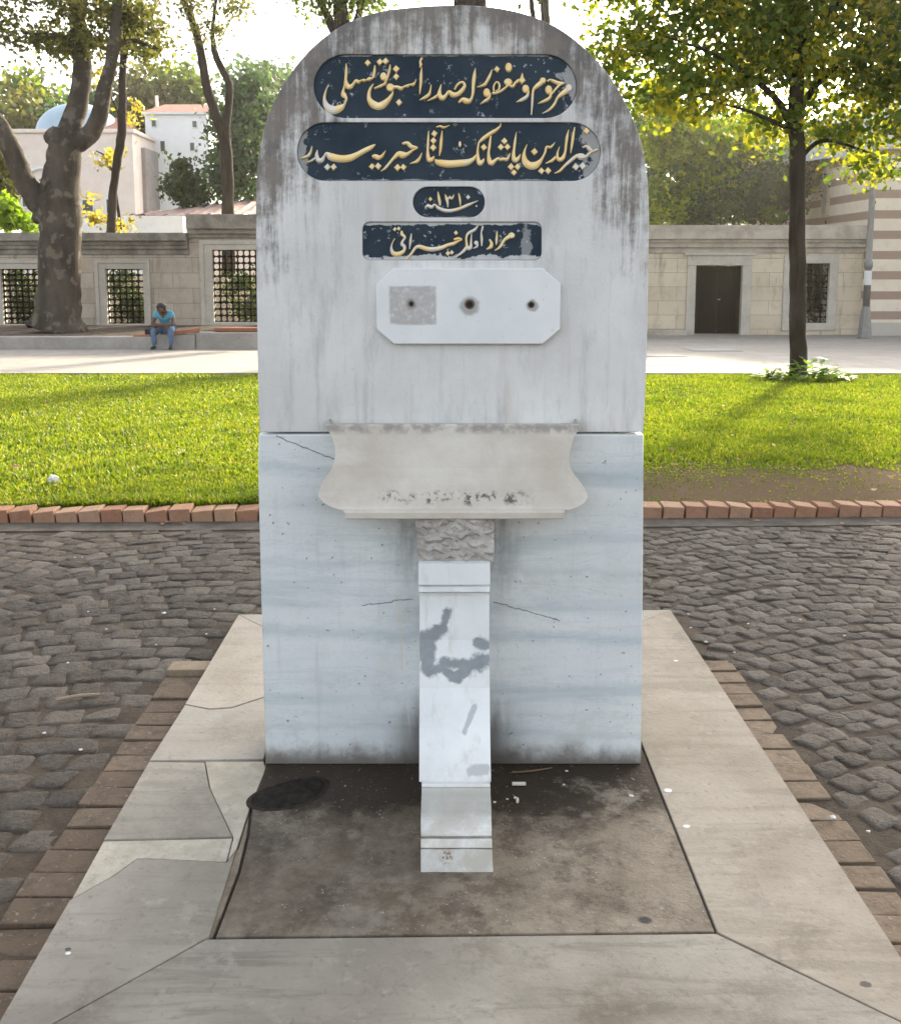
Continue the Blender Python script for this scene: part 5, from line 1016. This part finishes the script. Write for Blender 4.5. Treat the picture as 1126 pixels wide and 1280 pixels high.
# ================================================================== PERSON
def skin(name, nodes, edges, mat, parent, lv=2):
    """nodes: list of (x,y,z,r) local to the person's seat; first node is the root"""
    me = bpy.data.meshes.new(name); me.from_pydata([n[:3] for n in nodes], edges, []); o = bpy.data.objects.new(name, me); COL.objects.link(o)
    sk = o.modifiers.new('s', 'SKIN'); sk.use_smooth_shade = True; sb = o.modifiers.new('u', 'SUBSURF'); sb.levels = lv; sb.render_levels = lv
    for i, n in enumerate(nodes):
        r = n[3]; me.skin_vertices[0].data[i].radius = r if isinstance(r, tuple) else (r, r)
    me.skin_vertices[0].data[0].use_root = True
    dg = bpy.context.evaluated_depsgraph_get(); m2 = bpy.data.meshes.new_from_object(o.evaluated_get(dg)); bpy.data.objects.remove(o)
    for v in m2.vertices: v.co = v.co + PO
    shift(m2, ORG[parent]); m2.materials.clear(); return link(name, m2, parent, mat)
PO = at(209, 419, LE + .16); PO.z = zL(418) + .005; feet = pav_z(LE - .3)
man = thing('person', 'man in a blue T-shirt and jeans sitting hunched on the ledge, arms folded on knees', 'person', PO)
M_SKIN = plain('brown_skin', (.10, .048, .03), .55); M_TEE = plain('sky_blue_cotton', (.075, .27, .36), .85, 0, .35, 14); M_JEAN = plain('washed_denim', (.085, .14, .22), .85, 0, .45, 12); M_HAIR = plain('black_hair', (.015, .012, .011), .7); M_SHOE = plain('dark_shoe', (.02, .02, .022), .6)
fz = feet - PO.z      # foot level relative to seat
body = [(0, .05, .10, .13), (0, -.02, .25, .125), (0, -.13, .40, .13), (0, -.21, .49, .10), (0, -.27, .515, .058), (0, -.315, .525, .06), (0, -.375, .545, .085), (0, -.385, .605, .095), (0, -.36, .655, .07),
        (.17, -.20, .46, .07), (.225, -.25, .33, .052), (.235, -.34, .235, .045), (.10, -.44, .235, .038), (-.02, -.47, .235, .032), (-.07, -.485, .232, .03),
        (-.17, -.20, .46, .07), (-.225, -.25, .33, .052), (-.235, -.34, .22, .045), (-.10, -.42, .195, .038), (.02, -.43, .19, .032), (.07, -.44, .185, .03)]
be = [(0, 1), (1, 2), (2, 3), (3, 4), (4, 5), (5, 6), (6, 7), (7, 8), (3, 9), (9, 10), (10, 11), (11, 12), (12, 13), (13, 14), (3, 15), (15, 16), (16, 17), (17, 18), (18, 19), (19, 20)]
for s, b0, (hx, hy, hz) in ((-1, 14, (-.07, -.485, .232)), (1, 20, (.07, -.44, .185))):
    for k, (dz, L) in enumerate(((.022, .075), (.008, .085), (-.007, .08), (-.02, .065))):
        i = len(body); body += [(hx + s * .03, hy - .008, hz + dz, .009), (hx + s * (.03 + L * .6), hy - .004, hz + dz * 1.2 - .006, .0085), (hx + s * (.03 + L), hy + .012, hz + dz * 1.2 - .016, .0075)]; be += [(b0, i), (i, i + 1), (i + 1, i + 2)]
    i = len(body); body += [(hx + s * .005, hy - .03, hz + .03, .010), (hx + s * .035, hy - .04, hz + .045, .009)]; be += [(b0, i), (i, i + 1)]
skin('body', body, be, M_SKIN, man, 2)
# face details on the bowed head
def ball(name, c, r3, mat):
    bm = bmesh.new(); r = bmesh.ops.create_icosphere(bm, subdivisions=2, radius=1)
    for v in r['verts']: v.co = Vector((v.co.x * r3[0], v.co.y * r3[1], v.co.z * r3[2])) + PO + Vector(c) + Vector((0, -.05, -.10))
    return part(name, bm, mat, man, None, True)
ball('nose', (0, -.425, .655), (.016, .028, .03), M_SKIN); ball('mouth', (0, -.402, .61), (.03, .012, .008), M_HAIR)
for s in (-1, 1): ball('ear', (s * .096, -.315, .665), (.012, .03, .035), M_SKIN); ball('eye', (s * .036, -.418, .685), (.016, .012, .009), M_HAIR)
bm = bmesh.new(); r = bmesh.ops.create_icosphere(bm, subdivisions=3, radius=1)
for v in r['verts']:
    c_ = v.co.copy(); k = 1 + .04 * math.sin(c_.x * 23) * math.sin(c_.z * 19); v.co = Vector((c_.x * .112 * k, c_.y * .118 * k - .365, c_.z * .098 * k + .635))
    if v.co.y < -.43 and v.co.z < .61: v.co.y = -.43 + (v.co.y + .43) * .1
    v.co += PO
part('hair', bm, M_HAIR, man, None, True)
skin('shirt', [(0, .06, .10, .155), (0, -.02, .25, .15), (0, -.125, .40, .152), (0, -.205, .485, .125), (.165, -.195, .465, .09), (.225, -.245, .355, .072), (-.165, -.195, .465, .09), (-.225, -.245, .355, .072), (0, -.262, .512, .078)], [(0, 1), (1, 2), (2, 3), (3, 4), (4, 5), (3, 6), (6, 7), (3, 8)], M_TEE, man)
J = [(0, .05, .09, .14)]; E = []
for s in (-1, 1):
    i = len(J); J += [(s * .09, .02, .085, .10), (s * .16, -.22, .11, .083), (s * .205, -.40, .115, .07), (s * .195, -.41, -.02, .06), (s * .19, -.40, fz * .55, .056), (s * .185, -.385, fz + .085, .05)]; E += [(0, i)] + [(i + k, i + k + 1) for k in range(5)]
skin('jeans', J, E, M_JEAN, man)
for s in (-1, 1):
    x = s * .19; skin('shoe', [(x, -.375, fz + .05, .045), (x, -.43, fz + .045, .045), (x + s * .015, -.52, fz + .04, .04), (x + s * .02, -.58, fz + .032, .03)], [(0, 1), (1, 2), (2, 3)], M_SHOE, man)
# dark bag beside him
b0 = at(188, 416, LE + .25); bg_ = thing('bag', 'dark bag standing on the ledge left of the seated man', 'bag', (b0.x, LE + .2, zL(421)))
bm = bmesh.new(); box(bm, b0.x - .12, b0.x + .17, LE + .18, LE + .38, zL(421) + .002, zL(411), None, .04); part('body', bm, plain('black_canvas', (.02, .018, .02), .85), bg_)
bm = bmesh.new(); tube(bm, [(b0.x - .06, LE + .28, zL(411) - .02), (b0.x - .03, LE + .28, zL(411) + .05), (b0.x + .06, LE + .28, zL(411) + .05), (b0.x + .1, LE + .28, zL(411) - .02)], [.012] * 4, 6); part('handle', bm, plain('black_strap', (.02, .018, .02), .85), bg_)

# ================================================================== LITTER
M_PAPER = plain('white_scrap', (.55, .53, .49), .8); M_BUTT = plain('cigarette_paper', (.66, .6, .5), .8); M_WOOD = plain('dry_twig', (.24, .19, .125), .8, 0, .3); M_DLEAF = plain('dry_leaf', (.26, .14, .06), .8, 0, .5, 8)
def crumple(name, label, cat, c, s, mat, seed, flat=.4, group=None):
    rr = random.Random(seed); bm = bmesh.new(); r = bmesh.ops.create_icosphere(bm, subdivisions=2, radius=1)
    for v in r['verts']:
        k = rr.uniform(.6, 1.15); v.co = Vector((v.co.x * s * k, v.co.y * s * .8 * k, max(0, v.co.z * s * flat * k + s * flat * .5)))
        v.co += Vector(c)
    tag(part(name, bm, mat, None, c), label, cat, group)
def g_at(px, py, z): return atz(px, py, z)
crumple('paper_scrap', 'crumpled white paper lying on the lawn at the left', 'litter', g_at(66, 603, .0), .045, M_PAPER, 1, .8)
a, b = g_at(71, 875, GZ + .012), g_at(125, 868, GZ + .012); bm = bmesh.new(); tube(bm, [a, a.lerp(b, .5) + Vector((0, .004, .003)), b], [.007, .008, .006], 8); tag(part('stick', bm, M_WOOD, None, a), 'pale flat stick lying on the cobbles left of the platform', 'stick')
a, b = g_at(640, 980, .006), g_at(657, 980, .006); bm = bmesh.new(); tube(bm, [a, b], [.0055, .0055], 8); tag(part('cigarette_butt', bm, M_BUTT, None, a), 'pale cigarette butt lying straight beside the bracket', 'cigarette butt')
a = g_at(645, 1000, .006); bm = bmesh.new(); tube(bm, [a + Vector((-.004, .012, 0)), a + Vector((.004, .006, 0)), a + Vector((.003, -.012, 0))], [.004] * 3, 8); tag(part('cigarette_butt', bm, M_BUTT, None, a), 'bent white cigarette butt nearest the bracket foot', 'cigarette butt')
a, b = g_at(640, 966, .004), g_at(690, 960, .004); bm = bmesh.new(); tube(bm, [a, a.lerp(b, .5) + Vector((0, -.008, .002)), b], [.0025, .003, .002], 6); tag(part('twig', bm, plain('brown_twig', (.14, .09, .05), .9), None, a), 'thin brown twig at the foot of the slab right of the bracket', 'twig')
for i, (px, py, s) in enumerate(((708, 965, .006), (705, 982, .0055), (789, 996, .007), (634, 1000, .005), (618, 1004, .006))):
    crumple('debris_flake', 'tiny pale flake on the stained slab right of the bracket', 'debris', g_at(px, py, -.003), s, M_PAPER, 20 + i, .6, 'flakes on the stained slab')
for i, (px, py, s) in enumerate(((205, 767, .014), (133, 787, .008), (110, 765, .008), (268, 762, .008), (195, 806, .007), (258, 793, .008), (85, 829, .010), (55, 917, .010), (101, 938, .010), (94, 697, .008), (103, 697, .007), (860, 768, .008), (863, 785, .008), (1000, 775, .008), (1055, 795, .008), (882, 803, .012), (1040, 1023, .016), (1085, 1040, .009), (918, 816, .007), (935, 780, .007))):
    crumple('debris_flake', 'small pale bit of litter scattered on the cobbles', 'debris', g_at(px, py, GZ + .006), s * .72, M_PAPER, 40 + i, .5, 'bits of litter on the cobbles')
rr = random.Random(8); lf = None
for i in range(44):
    px = rr.choice([rr.uniform(5, 318), rr.uniform(812, 1120)]); py = rr.uniform(482, 622) if i < 30 else rr.uniform(640, 655)
    z = .03 if i < 30 else GZ + .015; c = g_at(px, py, z)
    if i < 30: 
        for _ in range(3): c = g_at(px, py, lawn_z(c.y) + .045)
    bm = bmesh.new(); s = rr.uniform(.03, .05) * (1 if i < 30 else .6); M = Matrix.Translation(c) @ Matrix.Rotation(rr.uniform(0, 6.28), 4, 'Z') @ Matrix.Rotation(rr.uniform(-.5, .5), 4, 'X')
    pts = [(-.5, 0, 0), (-.25, .28, .06), (.05, .34, .1), (.3, .2, .05), (.62, 0, .0), (.3, -.2, .07), (.05, -.34, .09), (-.25, -.28, .05)]
    vs = [bm.verts.new(M @ Vector((x * s * 1.3, y * s * 1.3, z_ * s))) for x, y, z_ in pts]; cv = bm.verts.new(M @ Vector((0, 0, -.02 * s)))
    for k in range(8): bm.faces.new((vs[k], vs[(k + 1) % 8], cv))
    tag(part('fallen_leaf', bm, M_DLEAF, None, c), 'brown fallen leaf lying on the lawn' if i < 30 else 'brown fallen leaf in the gutter below the brick kerb', 'leaf', 'fallen leaves on the lawn' if i < 30 else 'fallen leaves in the gutter')

# ------------------------------------------------------------------ added haze box: glow towards the sun, veil over far things
bm = bmesh.new(); box(bm, -225, 225, -64, 340, -2.0, 34); hz = bpy.data.materials.new('glow_haze'); hz.use_nodes = True; t_ = hz.node_tree; t_.nodes.clear()
v_ = t_.nodes.new('ShaderNodeVolumePrincipled'); v_.inputs['Color'].default_value = (1, .95, .86, 1); v_.inputs['Density'].default_value = HAZE; v_.inputs['Anisotropy'].default_value = .8
o_ = t_.nodes.new('ShaderNodeOutputMaterial'); t_.links.new(v_.outputs[0], o_.inputs['Volume']); tag(part('haze', bm, hz), 'added haze volume for sun glow and veil over the square', 'haze', None, 'stuff')
